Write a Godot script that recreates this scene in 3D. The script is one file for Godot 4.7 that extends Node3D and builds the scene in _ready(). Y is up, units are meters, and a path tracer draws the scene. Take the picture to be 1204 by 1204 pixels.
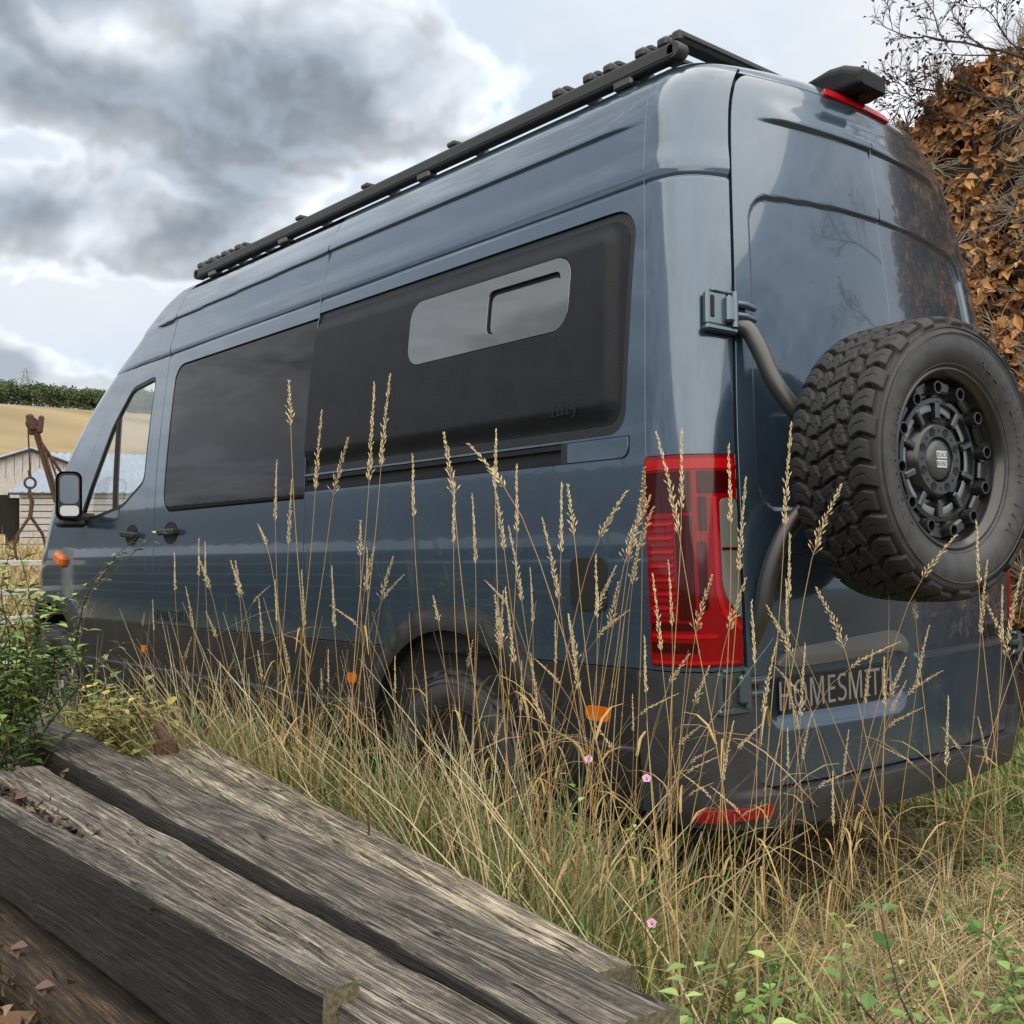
extends Node3D
# Scene axes: the van stands along x (its tail towards +x), its near side on the plane z = 0, y is up, metres.


const CAM_AT := Vector3(2.165, 1.226, 2.431)
const CAM_YAW := 40.778
const CAM_PITCH := 2.13
const CAM_ROLL := 1.028
const CAM_FOV := 50.237
const SUN_FROM := Vector3(0.48, 0.92, 0.27)
const SUN_ENERGY := 0.9
const SUN_SIZE := 110.0
const EXPOSURE := 1.5
const ZC := -1.01
var rng := RandomNumberGenerator.new()
var M := {}
var taken := {}


# ---------------------------------------------------------------- mesh builder
class MB:
	var v := PackedVector3Array()
	var n := PackedVector3Array()
	var t := PackedVector2Array()
	var c := PackedColorArray()
	var col := Color.WHITE
	var colored := false

	func tri(a: Vector3, b: Vector3, d: Vector3, na: Vector3, nb: Vector3, nd: Vector3, ta := Vector2.ZERO, tb := Vector2.ZERO, td := Vector2.ZERO) -> void:
		var g := (b - a).cross(d - a)
		if g.dot(na + nb + nd) > 0.0:
			v.append(a); v.append(d); v.append(b)
			n.append(na); n.append(nd); n.append(nb)
			t.append(ta); t.append(td); t.append(tb)
		else:
			v.append(a); v.append(b); v.append(d)
			n.append(na); n.append(nb); n.append(nd)
			t.append(ta); t.append(tb); t.append(td)
		c.append(col); c.append(col); c.append(col)

	func quad(a: Vector3, b: Vector3, d: Vector3, e: Vector3, nn: Vector3) -> void:
		tri(a, b, d, nn, nn, nn)
		tri(a, d, e, nn, nn, nn)

	func quads(p: Array, nn: Array, tt: Array) -> void:
		tri(p[0], p[1], p[2], nn[0], nn[1], nn[2], tt[0], tt[1], tt[2])
		tri(p[0], p[2], p[3], nn[0], nn[2], nn[3], tt[0], tt[2], tt[3])

	func flat(a: Vector3, b: Vector3, d: Vector3, out: Vector3) -> void:
		var g := (b - a).cross(d - a).normalized()
		if g.dot(out) < 0.0:
			g = -g
		tri(a, b, d, g, g, g)

	# a box with chamfered edges
	func box(at: Vector3, size: Vector3, bev := 0.0, basis := Basis()) -> void:
		var h := size * 0.5
		var r := minf(bev, minf(h.x, minf(h.y, h.z)) * 0.9)
		for ax in 3:
			var b1 := (ax + 1) % 3
			var b2 := (ax + 2) % 3
			for s in [-1.0, 1.0]:
				var q := []
				for k in [[-1, -1], [1, -1], [1, 1], [-1, 1]]:
					var p := Vector3.ZERO
					p[ax] = s * h[ax]
					p[b1] = k[0] * (h[b1] - r)
					p[b2] = k[1] * (h[b2] - r)
					q.append(at + basis * p)
				var nn := Vector3.ZERO
				nn[ax] = s
				quad(q[0], q[1], q[2], q[3], (basis * nn).normalized())
		if r <= 0.0:
			return
		for ax in 3:
			var b1 := (ax + 1) % 3
			var b2 := (ax + 2) % 3
			for s1 in [-1.0, 1.0]:
				for s2 in [-1.0, 1.0]:
					var q := []
					for e in [-1.0, 1.0]:
						var p := Vector3.ZERO
						p[ax] = e * (h[ax] - r)
						p[b1] = s1 * h[b1]
						p[b2] = s2 * (h[b2] - r)
						var p2 := p
						p2[b1] = s1 * (h[b1] - r)
						p2[b2] = s2 * h[b2]
						q.append([at + basis * p, at + basis * p2])
					var nn := Vector3.ZERO
					nn[b1] = s1
					nn[b2] = s2
					quad(q[0][0], q[1][0], q[1][1], q[0][1], (basis * nn).normalized())
		for sx in [-1.0, 1.0]:
			for sy in [-1.0, 1.0]:
				for sz in [-1.0, 1.0]:
					var s := Vector3(sx, sy, sz)
					flat(at + basis * (s * (h - Vector3(0, r, r))), at + basis * (s * (h - Vector3(r, 0, r))), at + basis * (s * (h - Vector3(r, r, 0))), basis * s)

	# a tube through points; radius one number or one per point
	func tube(pts: Array, rad: Variant, sides := 8, caps := true) -> void:
		var rings := []
		var up := Vector3.UP
		for i in pts.size():
			var d: Vector3 = (pts[mini(i + 1, pts.size() - 1)] - pts[maxi(i - 1, 0)]).normalized()
			if absf(d.dot(up)) > 0.97:
				up = Vector3.RIGHT if absf(d.x) < 0.9 else Vector3.BACK
			var a := d.cross(up).normalized()
			var b := a.cross(d).normalized()
			up = b
			var r: float = rad[i] if rad is Array or rad is PackedFloat32Array else rad
			var ring := []
			for k in sides:
				var w := TAU * k / sides
				var o := a * cos(w) + b * sin(w)
				ring.append([pts[i] + o * r, o])
			rings.append(ring)
		for i in pts.size() - 1:
			for k in sides:
				var k2 := (k + 1) % sides
				var A: Array = rings[i][k]
				var B: Array = rings[i][k2]
				var C: Array = rings[i + 1][k2]
				var D: Array = rings[i + 1][k]
				var u0 := float(k) / sides
				var u1 := float(k + 1) / sides
				tri(A[0], B[0], C[0], A[1], B[1], C[1], Vector2(u0, i), Vector2(u1, i), Vector2(u1, i + 1))
				tri(A[0], C[0], D[0], A[1], C[1], D[1], Vector2(u0, i), Vector2(u1, i + 1), Vector2(u0, i + 1))
		if caps:
			for e in [0, pts.size() - 1]:
				var d: Vector3 = (pts[0] - pts[1]).normalized() if e == 0 else (pts[-1] - pts[-2]).normalized()
				for k in sides:
					tri(pts[e], rings[e][k][0], rings[e][(k + 1) % sides][0], d, d, d)

	# profile of (radius, along) turned about an axis
	func lathe(at: Vector3, axis: Vector3, prof: Array, sides := 48, crease := 0.6, a0 := 0.0, a1 := TAU) -> void:
		var X := axis.normalized()
		var Y := (Vector3.UP if absf(X.y) < 0.9 else Vector3.RIGHT)
		var Z := X.cross(Y).normalized()
		Y = Z.cross(X).normalized()
		var segn := []
		for i in prof.size() - 1:
			var d: Vector2 = (prof[i + 1] - prof[i]).normalized()
			segn.append(Vector2(d.y, -d.x))
		for i in prof.size() - 1:
			var n0: Vector2 = segn[i]
			var n1: Vector2 = segn[i]
			if i > 0 and segn[i - 1].dot(segn[i]) > crease:
				n0 = (segn[i - 1] + segn[i]).normalized()
			if i < prof.size() - 2 and segn[i + 1].dot(segn[i]) > crease:
				n1 = (segn[i + 1] + segn[i]).normalized()
			for k in sides:
				var w0 := a0 + (a1 - a0) * k / sides
				var w1 := a0 + (a1 - a0) * (k + 1) / sides
				var e0 := Y * cos(w0) + Z * sin(w0)
				var e1 := Y * cos(w1) + Z * sin(w1)
				var p := [at + e0 * prof[i].x + X * prof[i].y, at + e1 * prof[i].x + X * prof[i].y, at + e1 * prof[i + 1].x + X * prof[i + 1].y, at + e0 * prof[i + 1].x + X * prof[i + 1].y]
				var nn := [e0 * n0.x + X * n0.y, e1 * n0.x + X * n0.y, e1 * n1.x + X * n1.y, e0 * n1.x + X * n1.y]
				quads(p, nn, [Vector2.ZERO, Vector2.ZERO, Vector2.ZERO, Vector2.ZERO])

	# a flat outline pushed out along z of the transform, with a small chamfer
	func prism(poly: PackedVector2Array, depth: float, xf := Transform3D(), bev := 0.0) -> void:
		if Geometry2D.is_polygon_clockwise(poly):
			poly = poly.duplicate()
			poly.reverse()
		var top := poly
		if bev > 0.0:
			var o := Geometry2D.offset_polygon(poly, -bev)
			if o.size() and o[0].size() == poly.size():
				var best := 0
				for k in o[0].size():
					if o[0][k].distance_to(poly[0]) < o[0][best].distance_to(poly[0]):
						best = k
				top = PackedVector2Array()
				for k in poly.size():
					top.append(o[0][(best + k) % poly.size()])
			else:
				bev = 0.0
		var ix := Geometry2D.triangulate_polygon(top)
		for k in range(0, ix.size(), 3):
			var q := []
			for s in 3:
				q.append(top[ix[k + s]])
			var nf := xf.basis.z.normalized()
			tri(xf * Vector3(q[0].x, q[0].y, depth), xf * Vector3(q[1].x, q[1].y, depth), xf * Vector3(q[2].x, q[2].y, depth), nf, nf, nf, q[0], q[1], q[2])
			tri(xf * Vector3(q[0].x, q[0].y, 0), xf * Vector3(q[1].x, q[1].y, 0), xf * Vector3(q[2].x, q[2].y, 0), -nf, -nf, -nf, q[0], q[1], q[2])
		for k in poly.size():
			var a := poly[k]
			var b := poly[(k + 1) % poly.size()]
			var e := (b - a).normalized()
			var nn := (xf.basis * Vector3(e.y, -e.x, 0)).normalized()
			quad(xf * Vector3(a.x, a.y, 0), xf * Vector3(b.x, b.y, 0), xf * Vector3(b.x, b.y, depth - bev), xf * Vector3(a.x, a.y, depth - bev), nn)
			if bev > 0.0:
				var a2 := top[k]
				var b2 := top[(k + 1) % poly.size()]
				quad(xf * Vector3(a.x, a.y, depth - bev), xf * Vector3(b.x, b.y, depth - bev), xf * Vector3(b2.x, b2.y, depth), xf * Vector3(a2.x, a2.y, depth), (nn + xf.basis.z).normalized())

	func mesh() -> ArrayMesh:
		var a := []
		a.resize(Mesh.ARRAY_MAX)
		a[Mesh.ARRAY_VERTEX] = v
		a[Mesh.ARRAY_NORMAL] = n
		a[Mesh.ARRAY_TEX_UV] = t
		if colored:
			a[Mesh.ARRAY_COLOR] = c
		var m := ArrayMesh.new()
		if v.size():
			m.add_surface_from_arrays(Mesh.PRIMITIVE_TRIANGLES, a)
		return m


# ---------------------------------------------------------------- objects
func numbered(called: String) -> String:
	if not taken.has(called):
		taken[called] = 0
		return called
	taken[called] += 1
	return "%s_%03d" % [called, taken[called]]


func thing(called: String, label: String, category: String, at := Vector3.ZERO, group := "") -> Node3D:
	var o := Node3D.new()
	o.name = numbered(called)
	add_child(o, true)
	o.position = at
	tag(o, label, category, group)
	return o


func tag(o: Node, label: String, category: String, group := "", kind := "") -> Node:
	if label:
		o.set_meta("label", label)
	if category:
		o.set_meta("category", category)
	if group:
		o.set_meta("group", group)
	if kind:
		o.set_meta("kind", kind)
	return o


func obj(called: String, mesh: Mesh, material: Material, parent: Node = self, xf := Transform3D()) -> MeshInstance3D:
	var o := MeshInstance3D.new()
	o.name = numbered(called) if parent == self else called
	o.mesh = mesh
	o.material_override = material
	o.transform = xf
	parent.add_child(o, true)
	return o


func node(called: String, parent: Node, xf := Transform3D()) -> Node3D:
	var o := Node3D.new()
	o.name = called
	o.transform = xf
	parent.add_child(o, true)
	return o


func scatter(called: String, mesh: Mesh, material: Material, places: Array, tints: Array, parent: Node = self) -> MultiMeshInstance3D:
	var mm := MultiMesh.new()
	mm.transform_format = MultiMesh.TRANSFORM_3D
	mm.use_colors = tints.size() > 0
	mm.mesh = mesh
	mm.instance_count = places.size()
	for i in places.size():
		mm.set_instance_transform(i, places[i])
		if tints.size():
			mm.set_instance_color(i, tints[i])
	var o := MultiMeshInstance3D.new()
	o.name = numbered(called) if parent == self else called
	o.multimesh = mm
	o.material_override = material
	o.set_meta("kind", "stuff")
	parent.add_child(o, true)
	return o


func lin(r: float, g: float, b: float) -> Color:
	return Color(r, g, b).linear_to_srgb()


func noise_tex(freq: float, ramp: Array, oct := 4, size := 512, type := FastNoiseLite.TYPE_SIMPLEX_SMOOTH, sd := 1, normal := false, bump := 4.0) -> NoiseTexture2D:
	var f := FastNoiseLite.new()
	f.seed = sd
	f.noise_type = type
	f.frequency = freq
	f.fractal_octaves = oct
	var t := NoiseTexture2D.new()
	t.width = size
	t.height = size
	t.seamless = true
	t.noise = f
	if normal:
		t.as_normal_map = true
		t.bump_strength = bump
	if ramp.size():
		var g := Gradient.new()
		g.offsets = PackedFloat32Array(ramp.map(func(x): return x[0]))
		g.colors = PackedColorArray(ramp.map(func(x): return x[1]))
		t.color_ramp = g
	return t


func mat(called: String, color: Color, rough := 0.6, metal := 0.0) -> StandardMaterial3D:
	var m := StandardMaterial3D.new()
	m.resource_name = called
	m.albedo_color = color
	m.roughness = rough
	m.metallic = metal
	M[called] = m
	return m


func triplanar(m: StandardMaterial3D, scale: float, tex: Texture2D = null, normal: Texture2D = null, strength := 0.5, rough: Texture2D = null) -> StandardMaterial3D:
	m.uv1_triplanar = true
	m.uv1_scale = Vector3.ONE * scale
	if tex:
		m.albedo_texture = tex
	if normal:
		m.normal_enabled = true
		m.normal_texture = normal
		m.normal_scale = strength
	if rough:
		m.roughness_texture = rough
	return m


func curve(tab: Array, x: float) -> float:
	var k := tab.size() - 2
	for i in tab.size() - 1:
		if x < tab[i + 1].x:
			k = i
			break
	var a: Vector2 = tab[k]
	var b: Vector2 = tab[k + 1]
	var h := b.x - a.x
	var d := (b.y - a.y) / h
	var d0 := d
	var d1 := d
	if k > 0:
		var dp: float = (a.y - tab[k - 1].y) / (a.x - tab[k - 1].x)
		d0 = 2.0 * dp * d / (dp + d) if dp * d > 0.0 else 0.0
	if k < tab.size() - 2:
		var dn: float = (tab[k + 2].y - b.y) / (tab[k + 2].x - b.x)
		d1 = 2.0 * dn * d / (dn + d) if dn * d > 0.0 else 0.0
	var s := clampf((x - a.x) / h, 0.0, 1.0)
	var s2 := s * s
	var s3 := s2 * s
	return a.y * (2 * s3 - 3 * s2 + 1) + h * d0 * (s3 - 2 * s2 + s) + b.y * (-2 * s3 + 3 * s2) + h * d1 * (s3 - s2)


# smooth noise and a rounded outline
func rounded(x0: float, y0: float, x1: float, y1: float, r: Variant, seg := 6) -> PackedVector2Array:
	var rr: Array = r if r is Array else [r, r, r, r]   # corners: x0y0, x1y0, x1y1, x0y1
	var p := PackedVector2Array()
	var cs := [Vector2(x0, y0), Vector2(x1, y0), Vector2(x1, y1), Vector2(x0, y1)]
	var dirs := [Vector2(1, 1), Vector2(-1, 1), Vector2(-1, -1), Vector2(1, -1)]
	for k in 4:
		var R: float = rr[k]
		if R <= 0.0:
			p.append(cs[k])
			continue
		var o: Vector2 = cs[k] + dirs[k] * R
		for i in seg + 1:
			var a := PI + k * PI / 2 + (PI / 2) * i / seg
			p.append(o + Vector2(cos(a), sin(a)) * R)
	return p


func soften(poly: Array, r: float, seg := 5) -> PackedVector2Array:
	# any polygon with its corners rounded
	var p := PackedVector2Array()
	for i in poly.size():
		var a: Vector2 = poly[(i - 1 + poly.size()) % poly.size()]
		var b: Vector2 = poly[i]
		var d: Vector2 = poly[(i + 1) % poly.size()]
		var q := minf(r, minf(a.distance_to(b), b.distance_to(d)) * 0.45)
		var s := b + (a - b).normalized() * q
		var e := b + (d - b).normalized() * q
		for k in seg + 1:
			var w := float(k) / seg
			p.append(s.lerp(b, w).lerp(b.lerp(e, w), w))
	return p


# ---------------------------------------------------------------- the van's outer surface
# F(u, v): v is the height; u runs along the near side (u = x up to about -0.9), round the rear corner
# (0 .. 0.22), across the two rear doors (0.22 .. 1.88) and down the far side.
var HW := [Vector2(.3, .95), Vector2(.5, .985), Vector2(.8, 1.005), Vector2(1.1, 1.01), Vector2(1.5, 1.0), Vector2(2.0, .955), Vector2(2.35, .905), Vector2(2.55, .865), Vector2(2.65, .838), Vector2(2.72, .805), Vector2(2.77, .765), Vector2(2.80, .73), Vector2(2.83, .67), Vector2(2.86, .57), Vector2(2.885, .42), Vector2(2.90, .15)]
var XR := [Vector2(.3, .20), Vector2(.5, .25), Vector2(1.0, .255), Vector2(1.3, .245), Vector2(2.02, .203), Vector2(2.35, .166), Vector2(2.6, .13), Vector2(2.72, .113), Vector2(2.77, .10), Vector2(2.80, .082), Vector2(2.83, .05), Vector2(2.86, -.02), Vector2(2.885, -.2), Vector2(2.90, -.6)]
var XF := [Vector2(.3, -6.0), Vector2(.6, -6.08), Vector2(.95, -6.08), Vector2(1.1, -6.03), Vector2(1.25, -5.93), Vector2(1.36, -5.82), Vector2(1.45, -5.74), Vector2(1.73, -5.6), Vector2(2.07, -5.25), Vector2(2.3, -4.95), Vector2(2.53, -4.55), Vector2(2.7, -4.2), Vector2(2.77, -4.08), Vector2(2.83, -4.0), Vector2(2.9, -3.9)]
var XSF := [Vector2(.3, -5.5), Vector2(1.05, -5.5), Vector2(1.34, -5.42), Vector2(1.73, -5.2), Vector2(2.07, -4.85), Vector2(2.3, -4.5), Vector2(2.53, -4.1), Vector2(2.65, -3.95), Vector2(2.75, -3.86), Vector2(2.9, -3.80)]
const UE := 0.22
const UC := 1.05


func xs_rear(v: float) -> float:
	return curve(XR, v) - 0.26


func F(u: float, v: float) -> Vector3:
	if u > UC:
		var p := F(2.0 * UC - u, v)
		p.z = 2.0 * ZC - p.z
		return p
	var w := curve(HW, v)
	if u < -5.2:
		var xs := curve(XSF, v)
		var xf := minf(curve(XF, v), xs - 0.1)
		var th := clampf((-5.2 - u) / 1.2, 0.0, 1.0) * PI / 2
		return Vector3(xs + (xf - xs) * pow(sin(th), 0.72), v, ZC + w * pow(maxf(cos(th), 0.0), 0.72))
	if u < -3.7:
		return Vector3(-3.7 + (curve(XSF, v) + 3.7) * (-3.7 - u) / 1.5, v, ZC + w)
	if u < -0.9:
		return Vector3(u, v, ZC + w)
	var xr := curve(XR, v)
	var xs := xr - 0.26
	if u < 0.0:
		return Vector3(-0.9 + (xs + 0.9) * (u + 0.9) / 0.9, v, ZC + w)
	var span := maxf(w - 0.18, 0.05)
	if u < UE:
		var a := Vector2(xs, ZC + w)
		var d := Vector2(xr - 0.08, ZC + span)
		var td := Vector2(-0.16 / span, 1.0).normalized()
		var b := a + Vector2(0.115, 0)
		var c := d + td * 0.115
		var q := a.bezier_interpolate(b, c, d, u / UE)
		return Vector3(q.x, v, q.y)
	var f := (u - UE) / (UC - UE)
	return Vector3(xr - 0.08 * (1.0 - f) * (1.0 - f), v, ZC + span * (1.0 - f))


func u_of_x(x: float, v: float) -> float:
	if x < -3.7:
		return -3.7 + (x + 3.7) * -1.5 / (curve(XSF, v) + 3.7)
	if x > -0.9:
		return -0.9 + 0.9 * (x + 0.9) / (xs_rear(v) + 0.9)
	return x


func u_of_z(z: float, v: float) -> float:
	var span := maxf(curve(HW, v) - 0.18, 0.05)
	return UE + (UC - UE) * (ZC + span - z) / span


func on_side(poly: PackedVector2Array, step := 0.06) -> PackedVector2Array:
	return _map(poly, step, true)


func on_rear(poly: PackedVector2Array, step := 0.06) -> PackedVector2Array:
	return _map(poly, step, false)


func _map(poly: PackedVector2Array, step: float, side: bool) -> PackedVector2Array:
	var out := PackedVector2Array()
	for i in poly.size():
		var a := poly[i]
		var b := poly[(i + 1) % poly.size()]
		var k := maxi(1, int(ceil(a.distance_to(b) / step)))
		for s in k:
			var p := a.lerp(b, float(s) / k)
			out.append(Vector2(u_of_x(p.x, p.y) if side else u_of_z(p.x, p.y), p.y))
	return out


func N(u: float, v: float, disp: Callable) -> Vector3:
	var e := 0.002
	var p := D(u, v, disp)
	var a := D(u + e, v, disp) - p
	var b := D(u, v + e, disp) - p
	return b.cross(a).normalized() * -1.0


func N0(u: float, v: float) -> Vector3:
	var e := 0.004
	return (F(u + e, v) - F(u - e, v)).cross(F(u, v + e) - F(u, v - e)).normalized()


func D(u: float, v: float, disp: Callable) -> Vector3:
	if not disp.is_valid():
		return F(u, v)
	var d: float = (disp as Callable).call(u, v)
	return F(u, v) if d == 0.0 else F(u, v) + N0(u, v) * d


func lines(a: float, b: float, step: float) -> Array:
	var out := []
	var k := maxi(1, int(ceil((b - a) / step)))
	for i in k + 1:
		out.append(a + (b - a) * i / k)
	return out


# one sheet of the body: the polygon (in u, v), cut into cells, laid on the surface and turned in at its rim
func sheet(mb: MB, poly: PackedVector2Array, holes: Array, disp: Callable, ul: Array, vl: Array, rim := 0.018, rim_holes := true) -> void:
	var lo := poly[0]
	var hi := poly[0]
	for p in poly:
		lo = lo.min(p)
		hi = hi.max(p)
	var known := {}
	var at := func(p: Vector2) -> Array:
		if not known.has(p):
			known[p] = [D(p.x, p.y, disp), N(p.x, p.y, disp)]
		return known[p]
	for i in ul.size() - 1:
		if ul[i + 1] < lo.x or ul[i] > hi.x:
			continue
		var colm := PackedVector2Array([Vector2(ul[i], lo.y - 1), Vector2(ul[i + 1], lo.y - 1), Vector2(ul[i + 1], hi.y + 1), Vector2(ul[i], hi.y + 1)])
		var strips := Geometry2D.intersect_polygons(poly, colm)
		for j in vl.size() - 1:
			if vl[j + 1] < lo.y or vl[j] > hi.y:
				continue
			var cell := PackedVector2Array([Vector2(ul[i], vl[j]), Vector2(ul[i + 1], vl[j]), Vector2(ul[i + 1], vl[j + 1]), Vector2(ul[i], vl[j + 1])])
			var parts := []
			for s in strips:
				parts.append_array(Geometry2D.intersect_polygons(s, cell))
			for h in holes:
				var next := []
				for q in parts:
					next.append_array(Geometry2D.clip_polygons(q, h))
				parts = next
			for q in parts:
				var ix: PackedInt32Array = Geometry2D.triangulate_polygon(q)
				for k in range(0, ix.size(), 3):
					var a: Array = at.call(q[ix[k]])
					var b: Array = at.call(q[ix[k + 1]])
					var d: Array = at.call(q[ix[k + 2]])
					mb.tri(a[0], b[0], d[0], a[1], b[1], d[1], q[ix[k]], q[ix[k + 1]], q[ix[k + 2]])
	if rim <= 0.0:
		return
	var edges := [poly]
	if rim_holes:
		edges.append_array(holes)
	for e in edges:
		var hole: bool = e != poly
		var cw := Geometry2D.is_polygon_clockwise(e)
		for i in e.size():
			var p0: Vector2 = e[i]
			var p1: Vector2 = e[(i + 1) % e.size()]
			if hole and not Geometry2D.is_point_in_polygon((p0 + p1) * 0.5, poly):
				continue
			var k := maxi(1, int(ceil(p0.distance_to(p1) / 0.06)))
			for s in k:
				var a := p0.lerp(p1, float(s) / k)
				var b := p0.lerp(p1, float(s + 1) / k)
				var A := D(a.x, a.y, disp)
				var B := D(b.x, b.y, disp)
				var nn := N0((a.x + b.x) * 0.5, (a.y + b.y) * 0.5)
				var side := (B - A).normalized().cross(nn)
				if cw != hole:
					side = -side
				var na := (nn * 0.75 + side * 0.65).normalized()
				var r := minf(0.0025, rim * 0.3)
				var A2 := A - nn * r + side * 0.0
				var B2 := B - nn * r + side * 0.0
				mb.quad(A, B, B2, A2, na)
				mb.quad(A2, B2, B - nn * rim, A - nn * rim, side)


func ss(a: float, b: float, x: float) -> float:
	return smoothstep(a, b, x)


func side_disp(u: float, v: float) -> float:
	var d := 0.0
	var front := ss(-6.0, -4.6, u)
	# gutter line, and the swage above it
	var vg := 2.378 + 0.012 * u / 3.7
	d -= 0.005 * exp(-pow((v - vg) / 0.005, 2.0)) * front
	d += 0.006 * ss(vg + 0.004, vg + 0.03, v) * (1.0 - ss(2.42, 2.5, v)) * front
	var fade := ss(0.0, -0.22, u) * front
	var vc := 2.597 - 0.02 * maxf(0.0, (-u - 2.0) / 1.7)
	d += fade * 0.012 * (ss(vc - 0.006, vc + 0.006, v) - ss(vc + 0.006, vc + 0.10, v))
	# recess round the windows
	return d


func rear_disp(u: float, v: float) -> float:
	var d := 0.0
	if v > 2.4:
		var f := clampf((u - 0.30) / 0.5, 0.0, 1.0)
		var w: float = (UC - absf(u - UC) - UE) / (UC - UE)
		var fade := ss(0.12, 0.32, w)
		var vc := 2.612 - 0.006 * (1.0 - w)
		d += fade * 0.016 * (ss(vc - 0.007, vc + 0.007, v) - ss(vc + 0.007, vc + 0.10, v))
	var m: float = UC - absf(u - UC)
	# pressed window field
	if v < 2.4 and v > 1.2:
		var top := 2.362 - 0.03 * pow((UC - m) / 0.8, 2.0)
		var a := inside_round(Vector2(m, v), 0.295, 1.34, 1.6, top, 0.09)
		d -= 0.014 * ss(-0.004, 0.012, a)
	if v < 1.0:
		if u < UC:
			var b := inside_round(Vector2(u, v), 0.29, 0.675, 0.995, 0.935, 0.08)
			d -= 0.018 * ss(0.0, 0.055, b)
		d += 0.010 * ss(0.862, 0.85, v) * (1.0 - ss(UC, 1.02, u)) * ss(1.86, 1.80, u)
	return d


func inside_round(p: Vector2, x0: float, y0: float, x1: float, y1: float, r: float) -> float:
	# distance inside a rounded rectangle (positive inside)
	var c := Vector2((x0 + x1) * 0.5, (y0 + y1) * 0.5)
	var h := Vector2((x1 - x0) * 0.5 - r, (y1 - y0) * 0.5 - r)
	var q := (p - c).abs() - h
	return r - (q.max(Vector2.ZERO).length() + minf(maxf(q.x, q.y), 0.0))


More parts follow.
